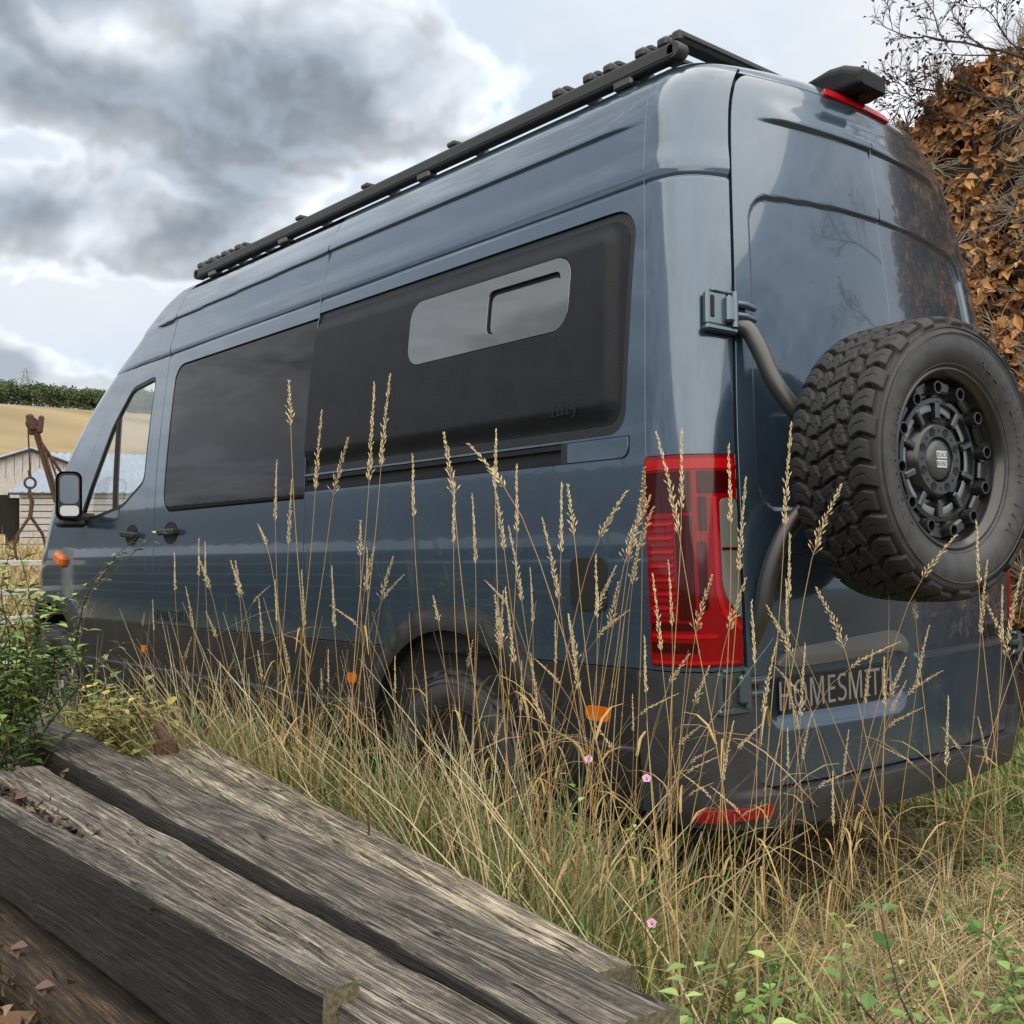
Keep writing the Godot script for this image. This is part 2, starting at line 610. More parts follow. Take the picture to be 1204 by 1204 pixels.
# ---------------------------------------------------------------- materials
func make_materials() -> void:
	var fine := noise_tex(0.02, [], 3, 512, FastNoiseLite.TYPE_SIMPLEX_SMOOTH, 3, true, 3.0)
	var grain := noise_tex(0.12, [], 4, 512, FastNoiseLite.TYPE_SIMPLEX, 5, true, 6.0)
	var dust := noise_tex(0.008, [[0.0, Color(0.75, 0.75, 0.75)], [0.55, Color(0.95, 0.95, 0.95)], [1.0, Color(1, 1, 1)]], 5, 512, FastNoiseLite.TYPE_SIMPLEX_SMOOTH, 9)
	var paint := mat("blue_grey_paint", lin(.054, .090, .134), 0.18)
	paint.metallic = 0.52
	paint.metallic_specular = 0.5
	paint.clearcoat_enabled = true
	paint.clearcoat = 1.0
	paint.clearcoat_roughness = 0.035
	triplanar(paint, 1.3, noise_tex(0.012, [[0.0, Color(.93, .93, .93)], [0.6, Color(.985, .985, .985)], [1.0, Color(1, 1, 1)]], 6, 512, FastNoiseLite.TYPE_SIMPLEX_SMOOTH, 16), noise_tex(0.006, [], 2, 512, FastNoiseLite.TYPE_SIMPLEX_SMOOTH, 21, true, 1.0), 0.02)
	var clad := mat("grey_black_plastic", lin(.022, .0225, .0245), 0.55)
	triplanar(clad, 1.1, noise_tex(0.012, [[0.0, Color(.62, .64, .68)], [0.5, Color(.68, .69, .72)], [0.72, Color(.80, .80, .79)], [1.0, Color(1, .98, .94)]], 6, 512, FastNoiseLite.TYPE_SIMPLEX_SMOOTH, 15), grain, 0.12)
	var bump := mat("bumper_plastic", lin(.032, .035, .041), 0.5)
	triplanar(bump, 2.0, dust, grain, 0.12)
	mat("dark_shell", lin(.006, .006, .007), 0.8)
	var board := mat("matt_black_moulding", lin(.009, .0105, .014), 0.5)
	board.metallic_specular = 0.35
	triplanar(board, 1.5, dust, grain, 0.06)
	var glass := mat("tinted_glass", lin(.006, .007, .008), 0.03)
	glass.metallic_specular = 0.34
	var ag := mat("grey_acrylic_glass", lin(.045, .052, .056), 0.06)
	ag.metallic_specular = 0.7
	ag.clearcoat_enabled = true
	ag.clearcoat_roughness = 0.03
	var cg := mat("clear_glass", Color(0.75, 0.82, 0.84, 0.12), 0.03)
	cg.transparency = BaseMaterial3D.TRANSPARENCY_ALPHA
	mat("rubber_seal", lin(.006, .006, .007), 0.5)
	mat("black_metal", lin(.012, .012, .013), 0.35, 0.0).clearcoat_enabled = true
	mat("rack_metal", lin(.03, .03, .031), 0.5)
	mat("hinge_metal", lin(.11, .15, .18), 0.28, 0.7)
	var tyre := mat("tyre_rubber", lin(.0115, .012, .0135), 0.6)
	triplanar(tyre, 4.0, noise_tex(0.01, [[0.0, Color(.7, .7, .7)], [0.5, Color(.95, .95, .95)], [1.0, Color(1, 1, 1)]], 5, 512, FastNoiseLite.TYPE_SIMPLEX_SMOOTH, 14), grain, 0.1)
	var side := mat("tyre_sidewall", lin(.050, .052, .056), 0.5)
	triplanar(side, 4.0, dust, grain, 0.08)
	mat("tyre_lettering", lin(.012, .012, .013), 0.55)
	var rim := mat("satin_black_alloy", lin(.010, .011, .013), 0.30, 0.2)
	rim.clearcoat_enabled = true
	rim.clearcoat = 0.6
	rim.clearcoat_roughness = 0.15
	mat("grey_alloy", lin(.05, .055, .06), 0.33, 0.4)
	mat("bright_edge", lin(.20, .22, .24), 0.35, 0.4)
	mat("strip_grey", lin(.16, .17, .18), 0.35, 0.3)
	mat("cap_grey", lin(.07, .075, .08), 0.3, 0.3)
	mat("badge_silver", lin(.55, .58, .58), 0.35, 0.2)
	for a in [["lens_red", lin(.19, .001, .003)], ["lens_dark_red", lin(.035, .0005, .001)], ["lens_bright_red", lin(.36, .003, .006)], ["lens_amber", lin(.55, .12, .005)]]:
		var m := mat(a[0], a[1], 0.07)
		m.metallic_specular = 0.45
	var lc := mat("lens_smoke", lin(.10, .105, .09), 0.15)
	lc.clearcoat_enabled = true
	mat("reflector_red", lin(.22, .008, .01), 0.25)
	mat("plate_black", lin(.010, .010, .011), 0.35)
	mat("plate_grey_letter", lin(.21, .22, .23), 0.4)
	mat("decal_dark", lin(.008, .010, .013), 0.4)
	var rust := mat("rusty_iron", Color.WHITE, 0.85)
	triplanar(rust, 3.0, noise_tex(0.03, [[0.0, lin(.025, .014, .010)], [0.45, lin(.075, .034, .022)], [0.7, lin(.12, .055, .032)], [1.0, lin(.16, .10, .075)]], 5, 512, FastNoiseLite.TYPE_SIMPLEX_SMOOTH, 31), grain, 0.6)
	# ground, leaves, grass
	var soil := mat("soil_and_thatch", Color.WHITE, 0.95)
	soil.vertex_color_use_as_albedo = true
	soil.albedo_texture = noise_tex(0.02, [[0.0, Color(.45, .42, .38)], [0.4, Color(.75, .72, .68)], [0.7, Color(.95, .93, .9)], [1.0, Color(1, 1, 1)]], 6, 1024, FastNoiseLite.TYPE_SIMPLEX_SMOOTH, 41)
	soil.uv1_triplanar = true
	soil.uv1_world_triplanar = true
	soil.uv1_scale = Vector3.ONE * 0.55
	soil.normal_enabled = true
	soil.normal_texture = noise_tex(0.05, [], 5, 1024, FastNoiseLite.TYPE_SIMPLEX, 42, true, 8.0)
	soil.normal_scale = 0.8
	for a in [["straw", 0.75], ["leaf", 0.55], ["dead_leaf", 0.75]]:
		var m := mat(a[0], Color.WHITE, a[1])
		m.vertex_color_use_as_albedo = true
		m.backlight_enabled = true
		m.backlight = Color(0.25, 0.25, 0.2) if a[0] != "dead_leaf" else Color(0.12, 0.08, 0.05)
	mat("twig_bark", lin(.06, .045, .036), 0.9)
	mat("petal_pink", lin(.62, .36, .52), 0.6)
	# sheds
	var pl := mat("weathered_boards", Color.WHITE, 0.9)
	pl.uv1_triplanar = true
	pl.uv1_scale = Vector3(0.6, 3.0, 3.0)
	pl.albedo_texture = noise_tex(0.015, [[0.0, lin(.34, .325, .305)], [0.5, lin(.44, .43, .415)], [1.0, lin(.55, .545, .535)]], 5, 512, FastNoiseLite.TYPE_SIMPLEX_SMOOTH, 51)
	var pv := pl.duplicate() as StandardMaterial3D
	pv.resource_name = "weathered_upright_boards"
	pv.uv1_scale = Vector3(3.0, 0.6, 3.0)
	M["weathered_upright_boards"] = pv
	var rf := mat("blue_grey_roof_sheet", lin(.36, .44, .54), 0.5, 0.1)
	triplanar(rf, 0.6, noise_tex(0.02, [[0.0, Color(.75, .75, .75)], [1.0, Color(1, 1, 1)]], 4, 512, FastNoiseLite.TYPE_SIMPLEX_SMOOTH, 52))
	mat("dark_roof_sheet", lin(.035, .036, .04), 0.6)
	mat("dark_doorway", lin(.008, .007, .006), 0.9)
	mat("pylon_steel", lin(.30, .33, .36), 0.6)
	mat("seat_cloth", lin(.012, .012, .013), 0.9)
	# timber
	var w := wood_textures()
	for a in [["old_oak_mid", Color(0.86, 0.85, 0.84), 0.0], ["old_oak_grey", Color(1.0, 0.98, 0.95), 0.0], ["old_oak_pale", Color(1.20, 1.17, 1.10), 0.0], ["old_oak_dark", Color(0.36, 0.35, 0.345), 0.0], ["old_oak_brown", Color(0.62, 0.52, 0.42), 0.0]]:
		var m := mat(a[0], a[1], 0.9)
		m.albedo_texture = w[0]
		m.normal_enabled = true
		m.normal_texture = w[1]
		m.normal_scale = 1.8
	var eg := mat("end_grain", lin(.20, .175, .115), 0.95)
	triplanar(eg, 5.0, noise_tex(0.03, [[0.0, Color(.55, .53, .5)], [0.5, Color(.82, .82, .78)], [1.0, Color(1, 1, 1)]], 5, 512, FastNoiseLite.TYPE_SIMPLEX_SMOOTH, 61), grain, 0.8)


func wood_textures() -> Array:
	var W := 1024
	var H := 1024
	var f := FastNoiseLite.new()
	f.noise_type = FastNoiseLite.TYPE_SIMPLEX_SMOOTH
	f.frequency = 0.01
	f.fractal_octaves = 4
	f.seed = 71
	var g := FastNoiseLite.new()
	g.noise_type = FastNoiseLite.TYPE_SIMPLEX
	g.frequency = 0.02
	g.fractal_octaves = 3
	g.seed = 72
	var im := Image.create(W, H, false, Image.FORMAT_RGB8)
	var hm := Image.create(W, H, false, Image.FORMAT_RGB8)
	for y in H:
		for x in W:
			# the picture closes on itself along x by turning in a circle
			var cx := cos(TAU * x / W) * 60.0
			var cy := sin(TAU * x / W) * 60.0
			var warp := f.get_noise_3d(cx * 0.6, cy * 0.6, y * 0.17) * 16.0
			var yy := y + warp
			var streak := f.get_noise_3d(cx * 0.55, cy * 0.55, yy * 4.0)
			var fine := g.get_noise_3d(cx * 1.2, cy * 1.2, yy * 12.0)
			var blotch := f.get_noise_3d(cx * 2.2 + 300.0, cy * 2.2, y * 0.55)
			var crack := absf(f.get_noise_3d(cx * 0.30 + 700.0, cy * 0.30, yy * 0.9))
			var cr := smoothstep(0.034, 0.010, crack) * smoothstep(-0.05, 0.25, blotch + streak * 0.3)
			var lich := smoothstep(0.20, 0.48, g.get_noise_3d(cx * 7.0 + 90.0, cy * 7.0, y * 1.6) + 0.35 * blotch)
			var l := 0.42 + 0.42 * streak + 0.55 * fine + 0.22 * blotch
			l = clampf(1.45 * pow(clampf(l + 0.06, 0.0, 1.2), 1.6), 0.03, 1.15)
			var c := Color(0.60, 0.575, 0.54) * (0.25 + 0.85 * l)
			c = c.lerp(Color(0.66, 0.66, 0.62), lich * 0.30)
			c = c.lerp(Color(0.05, 0.045, 0.04), cr * 0.92)
			c.a = 1.0
			im.set_pixel(x, y, c)
			var h := clampf(0.6 + 0.28 * streak + 0.30 * fine - 0.6 * cr, 0.0, 1.0)
			hm.set_pixel(x, y, Color(h, h, h))
	hm.bump_map_to_normal_map(14.0)
	return [ImageTexture.create_from_image(im), ImageTexture.create_from_image(hm)]


# ---------------------------------------------------------------- sky
func make_sky() -> ImageTexture:
	# a broken, heavy summer sky: a layer of cloud laid on a plane overhead, thick and grey in its middle, white at its edges
	var W := 2560
	var H := 1280
	var half := H / 2
	var a := FastNoiseLite.new()
	a.noise_type = FastNoiseLite.TYPE_SIMPLEX_SMOOTH
	a.fractal_octaves = 6
	a.fractal_gain = 0.5
	a.frequency = 0.55
	a.seed = 8
	var b := FastNoiseLite.new()
	b.noise_type = FastNoiseLite.TYPE_SIMPLEX_SMOOTH
	b.fractal_octaves = 5
	b.frequency = 2.2
	b.seed = 19
	# cloud banks in view: azimuth from -z towards +x and elevation in degrees, their radii, weight
	var banks := [[-73.0, 26.5, 6.0, 2.4, 0.45], [-69.0, 24.6, 3.4, 1.3, -0.45], [-61.5, 22.5, 7.0, 3.4, 0.55], [-72.0, 22.2, 4.0, 1.4, 0.25],
		[-73.0, 19.4, 3.2, 1.3, -0.42], [-73.5, 16.8, 2.8, 1.4, 0.5], [-65.0, 16.6, 4.4, 2.6, 0.42], [-56.5, 17.6, 3.4, 1.8, -0.5],
		[-54.5, 25.0, 7.0, 2.6, 0.34], [-38.0, 20.0, 12.0, 10.0, -0.36], [-50.0, 26.0, 6.0, 2.5, -0.2], [-66.0, 11.2, 10.0, 2.2, -0.45], [-74.0, 9.4, 1.6, 1.0, 0.6]]
	var im := Image.create(W, H, false, Image.FORMAT_RGBF)
	for y in half:
		var el := (0.5 - (y + 0.5) / H) * PI
		var se := sin(el)
		var ce := cos(el)
		var de := rad_to_deg(el)
		for x in W:
			var az := (x + 0.5) / W * TAU
			var k := 1.0 / (se + 0.42)
			var dx := sin(az) * ce
			var dz := -cos(az) * ce
			var px := sin(az) * ce * k
			var pz := -cos(az) * ce * k
			var w1 := b.get_noise_2d(px * 0.5 + 9.0, pz * 0.5)
			var big := a.get_noise_3d(px * 4.2 + w1 * 0.5, pz * 4.2 - w1 * 0.4, se * 5.0)
			var low_n := a.get_noise_3d(px * 1.7 + 20.0, pz * 1.7, se * 3.0)
			var m := b.get_noise_3d(dx * 4.2 + big * 0.35, dz * 4.2, se * 6.5 + big * 0.3)
			var bill := 1.0 - 2.0 * absf(m) + 0.5 * b.get_noise_3d(dx * 9.0, dz * 9.0 + big, se * 14.0)
			var dens := low_n * 0.55 + big * 0.22 + 0.19 * (bill - 0.55) + 0.02
			var da := wrapf(rad_to_deg(az), -180.0, 180.0)
			if da > -110.0 and da < 0.0 and de < 50.0:
				for q in banks:
					var r: float = pow((da - q[0]) / q[2], 2.0) + pow((de - q[1]) / q[3], 2.0)
					if r < 6.0:
						dens += q[4] * exp(-r)
			var lift := (b.get_noise_3d(dx * 4.2 + big * 0.35, dz * 4.2, se * 6.5 + big * 0.3 + 0.16) - m) * 0.8
			# pale veil behind, grey bodies with bright edges before it
			var air := Color(0.47, 0.525, 0.60).lerp(Color(0.585, 0.60, 0.625), clampf(0.55 + 1.1 * w1 + 0.3 * m, 0.0, 1.0))
			air = air.lerp(Color(0.43, 0.51, 0.625), smoothstep(0.24, 0.14, se) * 0.7)
			var cover := smoothstep(-0.10, 0.07, dens)
			var thick := smoothstep(-0.02, 0.62, dens)
			var cloud := Color(0.50, 0.525, 0.56).lerp(Color(0.225, 0.262, 0.31), pow(thick, 0.8))
			cloud = cloud * clampf(0.90 + 0.20 * bill - 0.9 * lift, 0.78, 1.25)
			var c := air.lerp(cloud, cover)
			c = c * (1.0 + 0.22 * exp(-pow((dens + 0.03) / 0.06, 2.0)))
			c = c.lerp(Color(0.56, 0.62, 0.70), smoothstep(0.10, 0.0, se) * 0.5)
			c = c * (1.0 + 0.25 * smoothstep(0.35, 0.9, se))
			im.set_pixel(x, y, c)
	for y in range(half, H):
		for x in W:
			im.set_pixel(x, y, Color(0.20, 0.19, 0.15))
	return ImageTexture.create_from_image(im)


func make_light() -> void:
	var cam := Camera3D.new()
	cam.name = "camera"
	add_child(cam)
	# yaw, pitch and roll measured from the van's straight edges
	var yaw := deg_to_rad(CAM_YAW)
	var pit := deg_to_rad(CAM_PITCH)
	var rol := deg_to_rad(CAM_ROLL)
	var d := Vector3(-cos(yaw) * cos(pit), sin(pit), -sin(yaw) * cos(pit))
	var r0 := d.cross(Vector3.UP).normalized()
	var u0 := r0.cross(d)
	cam.transform = Transform3D(Basis(r0 * cos(rol) - u0 * sin(rol), u0 * cos(rol) + r0 * sin(rol), -d), CAM_AT)
	cam.fov = CAM_FOV
	cam.near = 0.05
	cam.far = 600.0
	cam.current = true
	var w := WorldEnvironment.new()
	w.name = "world_environment"
	var e := Environment.new()
	e.background_mode = Environment.BG_SKY
	var s := Sky.new()
	var p := PanoramaSkyMaterial.new()
	p.panorama = make_sky()
	s.sky_material = p
	e.sky = s
	e.tonemap_mode = Environment.TONE_MAPPER_LINEAR
	e.tonemap_exposure = EXPOSURE
	e.sdfgi_enabled = true
	e.ssao_enabled = true
	e.ssil_enabled = true
	w.environment = e
	add_child(w)
	var sun := DirectionalLight3D.new()
	sun.name = "sun"
	sun.light_color = Color(1.0, 0.95, 0.87)
	sun.light_energy = SUN_ENERGY
	sun.light_angular_distance = SUN_SIZE
	sun.shadow_enabled = true
	add_child(sun)
	sun.look_at_from_position(Vector3.ZERO, -SUN_FROM, Vector3.UP)


# ---------------------------------------------------------------- the van
var none := func(_u, _v): return 0.0


func skin(called: String, polys: Array, holes: Array, disp: Callable, material: String, parent: Node, ul: Array, vl: Array, rim := 0.018) -> MeshInstance3D:
	var mb := MB.new()
	for p in polys:
		sheet(mb, p, holes, disp, ul, vl, rim)
	return obj(called, mb.mesh(), M[material], parent)


func mirror(p: PackedVector2Array) -> PackedVector2Array:
	var q := PackedVector2Array()
	for a in p:
		q.append(Vector2(2.0 * UC - a.x, a.y))
	return q


func box_uv(u0: float, v0: float, u1: float, v1: float) -> PackedVector2Array:
	return PackedVector2Array([Vector2(u0, v0), Vector2(u1, v0), Vector2(u1, v1), Vector2(u0, v1)])


func circle(x: float, y: float, r: float, a0 := 0.0, a1 := TAU, k := 32) -> Array:
	var p := []
	for i in k + 1:
		var a := a0 + (a1 - a0) * i / k
		p.append(Vector2(x + r * cos(a), y + r * sin(a)))
	return p


func oval(x: float, y: float, rx: float, ry: float) -> PackedVector2Array:
	var p := PackedVector2Array()
	for i in 24:
		p.append(Vector2(x + rx * cos(TAU * i / 24), y + ry * sin(TAU * i / 24)))
	return p


func xf_on(u: float, v: float, off := 0.0) -> Transform3D:
	# a frame on the body: x along u, y up the surface, z outwards
	var nn := N0(u, v)
	var y := (F(u, v + 0.01) - F(u, v - 0.01)).normalized()
	var x := y.cross(nn).normalized()
	return Transform3D(Basis(x, nn.cross(x).normalized(), nn), F(u, v) + nn * off)


const XA_R := -1.0
const XA_F := -5.32
const TYRE_R := 0.408


func build_van() -> void:
	var van := thing("camper_van", "blue grey high-roof camper van with a spare wheel on its tail, parked in long grass", "van")
	var vls := lines(.42, .88, .06) + lines(.94, 2.30, .06) + lines(2.32, 2.42, .006) + lines(2.44, 2.57, .025) + lines(2.575, 2.62, .005) + lines(2.64, 2.79, .03)
	var uls := lines(-6.41, -5.2, .055) + lines(-5.0, -.95, .2) + lines(-.9, -.06, .06) + lines(-.03, .22, .0125)
	var full := uls + lines(.25, 1.05, .05) + lines(1.1, 1.88, .05) + lines(1.8925, 2.13, .0125) + lines(2.2, 7.3, .25) + lines(7.3, 8.51, .055)
	var sd := side_disp
	# dark inner shell behind every gap
	var mb := MB.new()
	var inner := func(_u, _v): return -0.02
	sheet(mb, box_uv(-3.72, .45, 5.85, 2.81), [], inner, full, lines(.45, 2.7, .15) + [2.75, 2.81], 0.0)
	sheet(mb, box_uv(-6.4, .5, -3.7, 1.40), [PackedVector2Array(circle(-5.25, .4, .56))], inner, full, lines(.5, 1.4, .15), 0.0)
	sheet(mb, box_uv(5.8, .5, 8.5, 1.40), [], inner, full, lines(.5, 1.4, .15), 0.0)
	mb.box(Vector3(-3.0, .42, ZC), Vector3(6.2, .12, 1.7))
	mb.box(Vector3(-3.75, 1.4, ZC), Vector3(.03, 1.9, 1.7))
	obj("inner_shell", mb.mesh(), M.dark_shell, van)
	# ---- near side
	var opening := on_side(rounded(-2.3, 1.585, -.133, 2.312, [0.0, .07, .10, 0.0]))
	var track := on_side(rounded(-2.3, 1.508, -.113, 1.578, [0.0, .03, .01, 0.0]))
	var lamp := box_uv(-.030, .884, .2135, 1.506)
	var arch := on_side(PackedVector2Array(circle(XA_R, .42, .575)))
	skin("rear_side_panel", [box_uv(-2.057, .872, -.0225, 2.787)], [opening, track, lamp, arch], sd, "blue_grey_paint", van, uls, vls)
	skin("rear_pillar", [box_uv(-.0195, .872, .2135, 2.787)], [lamp], sd, "blue_grey_paint", van, uls, vls)
	var swin := on_side(rounded(-3.575, 1.478, -1.95, 2.292, [.09, 0, 0, .10]))
	var door := skin("sliding_door", [box_uv(-3.683, .872, -2.064, 2.75)], [swin], sd, "blue_grey_paint", van, uls, vls)
	skin("door_window", [on_side(rounded(-3.565, 1.488, -2.066, 2.282, [.08, 0, 0, .09]))], [], func(_u, _v): return -0.004, "tinted_glass", door, uls, lines(1.4, 2.3, .09), 0.01)
	# cab
	var fd := on_side(soften([Vector2(-3.80, .872), Vector2(-3.80, 2.385), Vector2(-4.18, 2.37), Vector2(-4.62, 2.03), Vector2(-5.06, 1.44), Vector2(-5.02, 1.1), Vector2(-4.80, .872)], .05))
	var fdw := on_side(soften([Vector2(-3.845, 1.66), Vector2(-3.835, 2.275), Vector2(-4.17, 2.245), Vector2(-4.42, 2.04), Vector2(-4.86, 1.48), Vector2(-4.62, 1.475), Vector2(-4.15, 1.53)], .06))
	var screen := PackedVector2Array([Vector2(-5.42, 1.52), Vector2(-5.6, 1.5), Vector2(-6.42, 1.5), Vector2(-6.42, 2.46), Vector2(-5.58, 2.42)])
	var farch := on_side(PackedVector2Array(circle(XA_F, .42, .56)))
	skin("front_body", [box_uv(-6.4, .5, -3.692, 2.787)], [Geometry2D.offset_polygon(fd, .003)[0], screen, farch], sd, "blue_grey_paint", van, uls, vls)
	var fdo := skin("front_door", [fd], [fdw, farch], sd, "blue_grey_paint", van, uls, vls)
	var sealed := Geometry2D.offset_polygon(fdw, -.022)[0]
	skin("window_seal", [fdw], [sealed], func(_u, _v): return -0.002, "rubber_seal", fdo, uls, lines(1.4, 2.3, .05), 0.02)
	skin("door_window", [sealed], [], func(_u, _v): return -0.012, "clear_glass", fdo, uls, lines(1.4, 2.3, .06), 0.0)
	skin("quarter_pillar", [on_side(PackedVector2Array([Vector2(-4.315, 1.50), Vector2(-4.27, 1.50), Vector2(-4.345, 2.12), Vector2(-4.385, 2.09)]))], [], func(_u, _v): return -0.004, "dark_shell", fdo, uls, lines(1.4, 2.3, .05), 0.02)
	# far side and roof, the same surface carried round
	var fdw_far := mirror(fdw)
	var rvl := lines(.42, 2.787, .12)
	skin("far_side_panel", [box_uv(1.8865, .45, 5.792, 2.787)], [], none, "blue_grey_paint", van, full, rvl)
	skin("far_front_body", [box_uv(5.79, .5, 8.5, 2.787)], [fdw_far, mirror(screen)], none, "blue_grey_paint", van, full, rvl)
	var wind := MB.new()
	sheet(wind, screen, [], func(_u, _v): return -0.004, full, rvl, 0.0)
	sheet(wind, mirror(screen), [], func(_u, _v): return -0.004, full, rvl, 0.0)
	obj("windscreen", wind.mesh(), M.clear_glass, van)
	skin("far_door_window", [fdw_far], [], none, "clear_glass", van, full, rvl, 0.0)
	var roof := MB.new()
	sheet(roof, box_uv(-6.4, 2.7885, 8.5, 2.90), [], none, full, lines(2.7885, 2.90, .007), 0.0)
	roof.box(Vector3(-2.25, 2.895, ZC), Vector3(3.1, .012, .32))
	obj("roof", roof.mesh(), M.blue_grey_paint, van)
	# ---- window panel with its small sliding window
	var pan := node("window_panel", van)
	var frame := on_side(rounded(-2.052, 1.588, -.137, 2.309, [0.0, .067, .097, 0.0]))
	var plug := on_side(rounded(-2.052, 1.62, -.165, 2.285, [0.0, .06, .085, 0.0]))
	skin("panel_frame", [frame], [plug], func(_u, _v): return -0.010, "rubber_seal", pan, uls, lines(1.55, 2.35, .04), .03)
	var sw := on_side(rounded(-1.315, 1.953, -.402, 2.212, .075), .03)
	var bulge := func(u, v):
		var x: float = u
		var q := inside_round(Vector2(x, v), -2.6, 1.618, -.13, 2.287, .085)
		return -0.008 + 0.024 * ss(0.0, .075, q) * (1.0 - .25 * ss(2.0, 2.28, v))
	skin("moulded_board", [plug], [sw], bulge, "matt_black_moulding", pan, lines(-2.06, -.3, .1) + lines(-.28, -.1, .012), lines(1.60, 1.72, .01) + lines(1.75, 2.2, .05) + lines(2.21, 2.30, .01), .02)
	var gl := Geometry2D.offset_polygon(sw, -.004)[0]
	var pane := on_side(soften([Vector2(-.815, 2.005), Vector2(-.455, 2.005), Vector2(-.455, 2.145), Vector2(-.815, 2.145)], .03), .03)
	var slot := on_side(soften([Vector2(-.83, 2.003), Vector2(-.452, 2.003), Vector2(-.452, 2.163), Vector2(-.83, 2.163)], .03), .03)
	skin("window_pane", [gl], [slot], func(_u, _v): return 0.014, "grey_acrylic_glass", pan, lines(-2.0, -.1, .1), lines(1.9, 2.3, .05), .012)
	skin("slot", [slot], [], func(_u, _v): return 0.0, "dark_shell", pan, lines(-2.0, -.1, .1), lines(1.9, 2.3, .05), 0.0)
	skin("sliding_pane", [pane], [], func(_u, _v): return 0.006, "grey_acrylic_glass", pan, lines(-2.0, -.1, .1), lines(1.9, 2.3, .05), .006)
	letters("embossed_mark", "Airy", .045, .002, xf_on(u_of_x(-.39, 1.69), 1.69, .0160) * Transform3D(Basis.from_scale(Vector3(1, 1, 1)), Vector3.ZERO), M.matt_black_moulding, pan, true)
	# ---- door track, its cover and rails
	var tr := node("door_track", van)
	skin("track_channel", [on_side(rounded(-2.05, 1.506, -.39, 1.58, [0, 0, 0, 0]))], [], func(_u, _v): return -0.016, "dark_shell", tr, uls, lines(1.5, 1.6, .02), 0.0)
	skin("upper_rail", [on_side(rounded(-2.05, 1.558, -.41, 1.574, .004))], [], func(_u, _v): return -0.002, "matt_black_moulding", tr, uls, lines(1.5, 1.6, .01), .015)
	skin("lower_rail", [on_side(rounded(-2.05, 1.510, -.41, 1.534, .004))], [], func(_u, _v): return 0.0, "matt_black_moulding", tr, uls, lines(1.5, 1.6, .01), .015)
	skin("end_stop", [on_side(rounded(-.415, 1.508, -.388, 1.578, .004))], [], func(_u, _v): return 0.002, "rubber_seal", tr, uls, lines(1.5, 1.6, .01), .015)
	skin("track_cover", [on_side(rounded(-.384, 1.511, -.118, 1.575, [.005, .03, .008, .005]))], [], func(_u, _v): return 0.004, "blue_grey_paint", tr, uls, lines(1.5, 1.6, .01), .015)
	# ---- grey cladding low on the side
	var step := func(_u, v): return 0.012 + 0.010 * ss(.64, .625, v) - .02 * ss(.55, .44, v)
	var cvl := lines(.40, .60, .04) + lines(.61, .66, .008) + lines(.69, .88, .04)
	var inset := on_side(PackedVector2Array(circle(XA_R, .42, .54)))
	skin("rear_cladding", [box_uv(-2.057, .44, -.086, .868)], [inset], step, "grey_black_plastic", van, uls, cvl)
	skin("sliding_door_cladding", [box_uv(-3.683, .44, -2.064, .868)], [], step, "grey_black_plastic", door, uls, cvl)
	skin("door_cladding", [on_side(PackedVector2Array([Vector2(-4.79, .44), Vector2(-3.69, .44), Vector2(-3.69, .868), Vector2(-4.79, .868)]))], [farch], step, "grey_black_plastic", fdo, uls, cvl)
	var mb2 := MB.new()
	mb2.box(Vector3(-3.1, .40, -.14), Vector3(3.0, .07, .22), .02)
	obj("sill", mb2.mesh(), M.grey_black_plastic, van)
	for ax in [XA_R, XA_F]:
		var ring := PackedVector2Array()
		for p in circle(ax, .42, .625 if ax == XA_R else .59, -.02, PI + .02, 28):
			ring.append(p)
		var back := circle(ax, .42, .53, -.02, PI + .02, 28)
		back.reverse()
		for p in back:
			ring.append(p)
		var flare := func(u, v):
			var c := Vector2(u_of_x(ax, .9), .42)
			var r := Vector2(u, v).distance_to(c)
			return .008 + .022 * ss(.63, .57, r)
		skin("wheel_arch_trim", [on_side(ring, .04)], [], flare, "grey_black_plastic", van, lines(-6.2, -.1, .05), lines(.3, 1.1, .05), .06)
		var ib := MB.new()
		ib.lathe(Vector3(ax, .42, -.36), Vector3.BACK, [Vector2(.55, -.12), Vector2(.55, .33)], 40, .6, -PI / 2 - .1, PI / 2 + .1)
		ib.lathe(Vector3(ax, .42, -.48), Vector3.BACK, [Vector2(.0, 0), Vector2(.55, 0)], 40)
		obj("wheel_well", ib.mesh(), M.dark_shell, van)
	# ---- rear doors
	var rul := lines(.22, .28, .02) + lines(.286, .40, .006) + lines(.42, 1.68, .02) + lines(1.70, 1.814, .006) + lines(1.82, 1.88, .02)
	var rvl2 := lines(.5, .66, .04) + lines(.67, .95, .012) + lines(.98, 1.30, .05) + lines(1.32, 1.38, .012) + lines(1.42, 2.24, .05) + lines(2.25, 2.40, .006) + lines(2.44, 2.56, .02) + lines(2.565, 2.64, .005) + lines(2.66, 2.77, .02)
	var ld := rounded(.2245, .518, 1.047, 2.765, [.085, .006, .006, .05], 8)
	var rd := rounded(1.0525, .518, 1.8755, 2.765, [.006, .085, .05, .006], 8)
	var ldo := skin("rear_door", [ld], [], rear_disp, "blue_grey_paint", van, rul, rvl2, .03)
	var rdo := skin("rear_door", [rd], [], rear_disp, "blue_grey_paint", van, rul, rvl2, .03)
	skin("rear_header", [box_uv(.216, 2.7685, 1.884, 2.7875)], [], none, "blue_grey_paint", van, rul, [2.76, 2.78, 2.79])
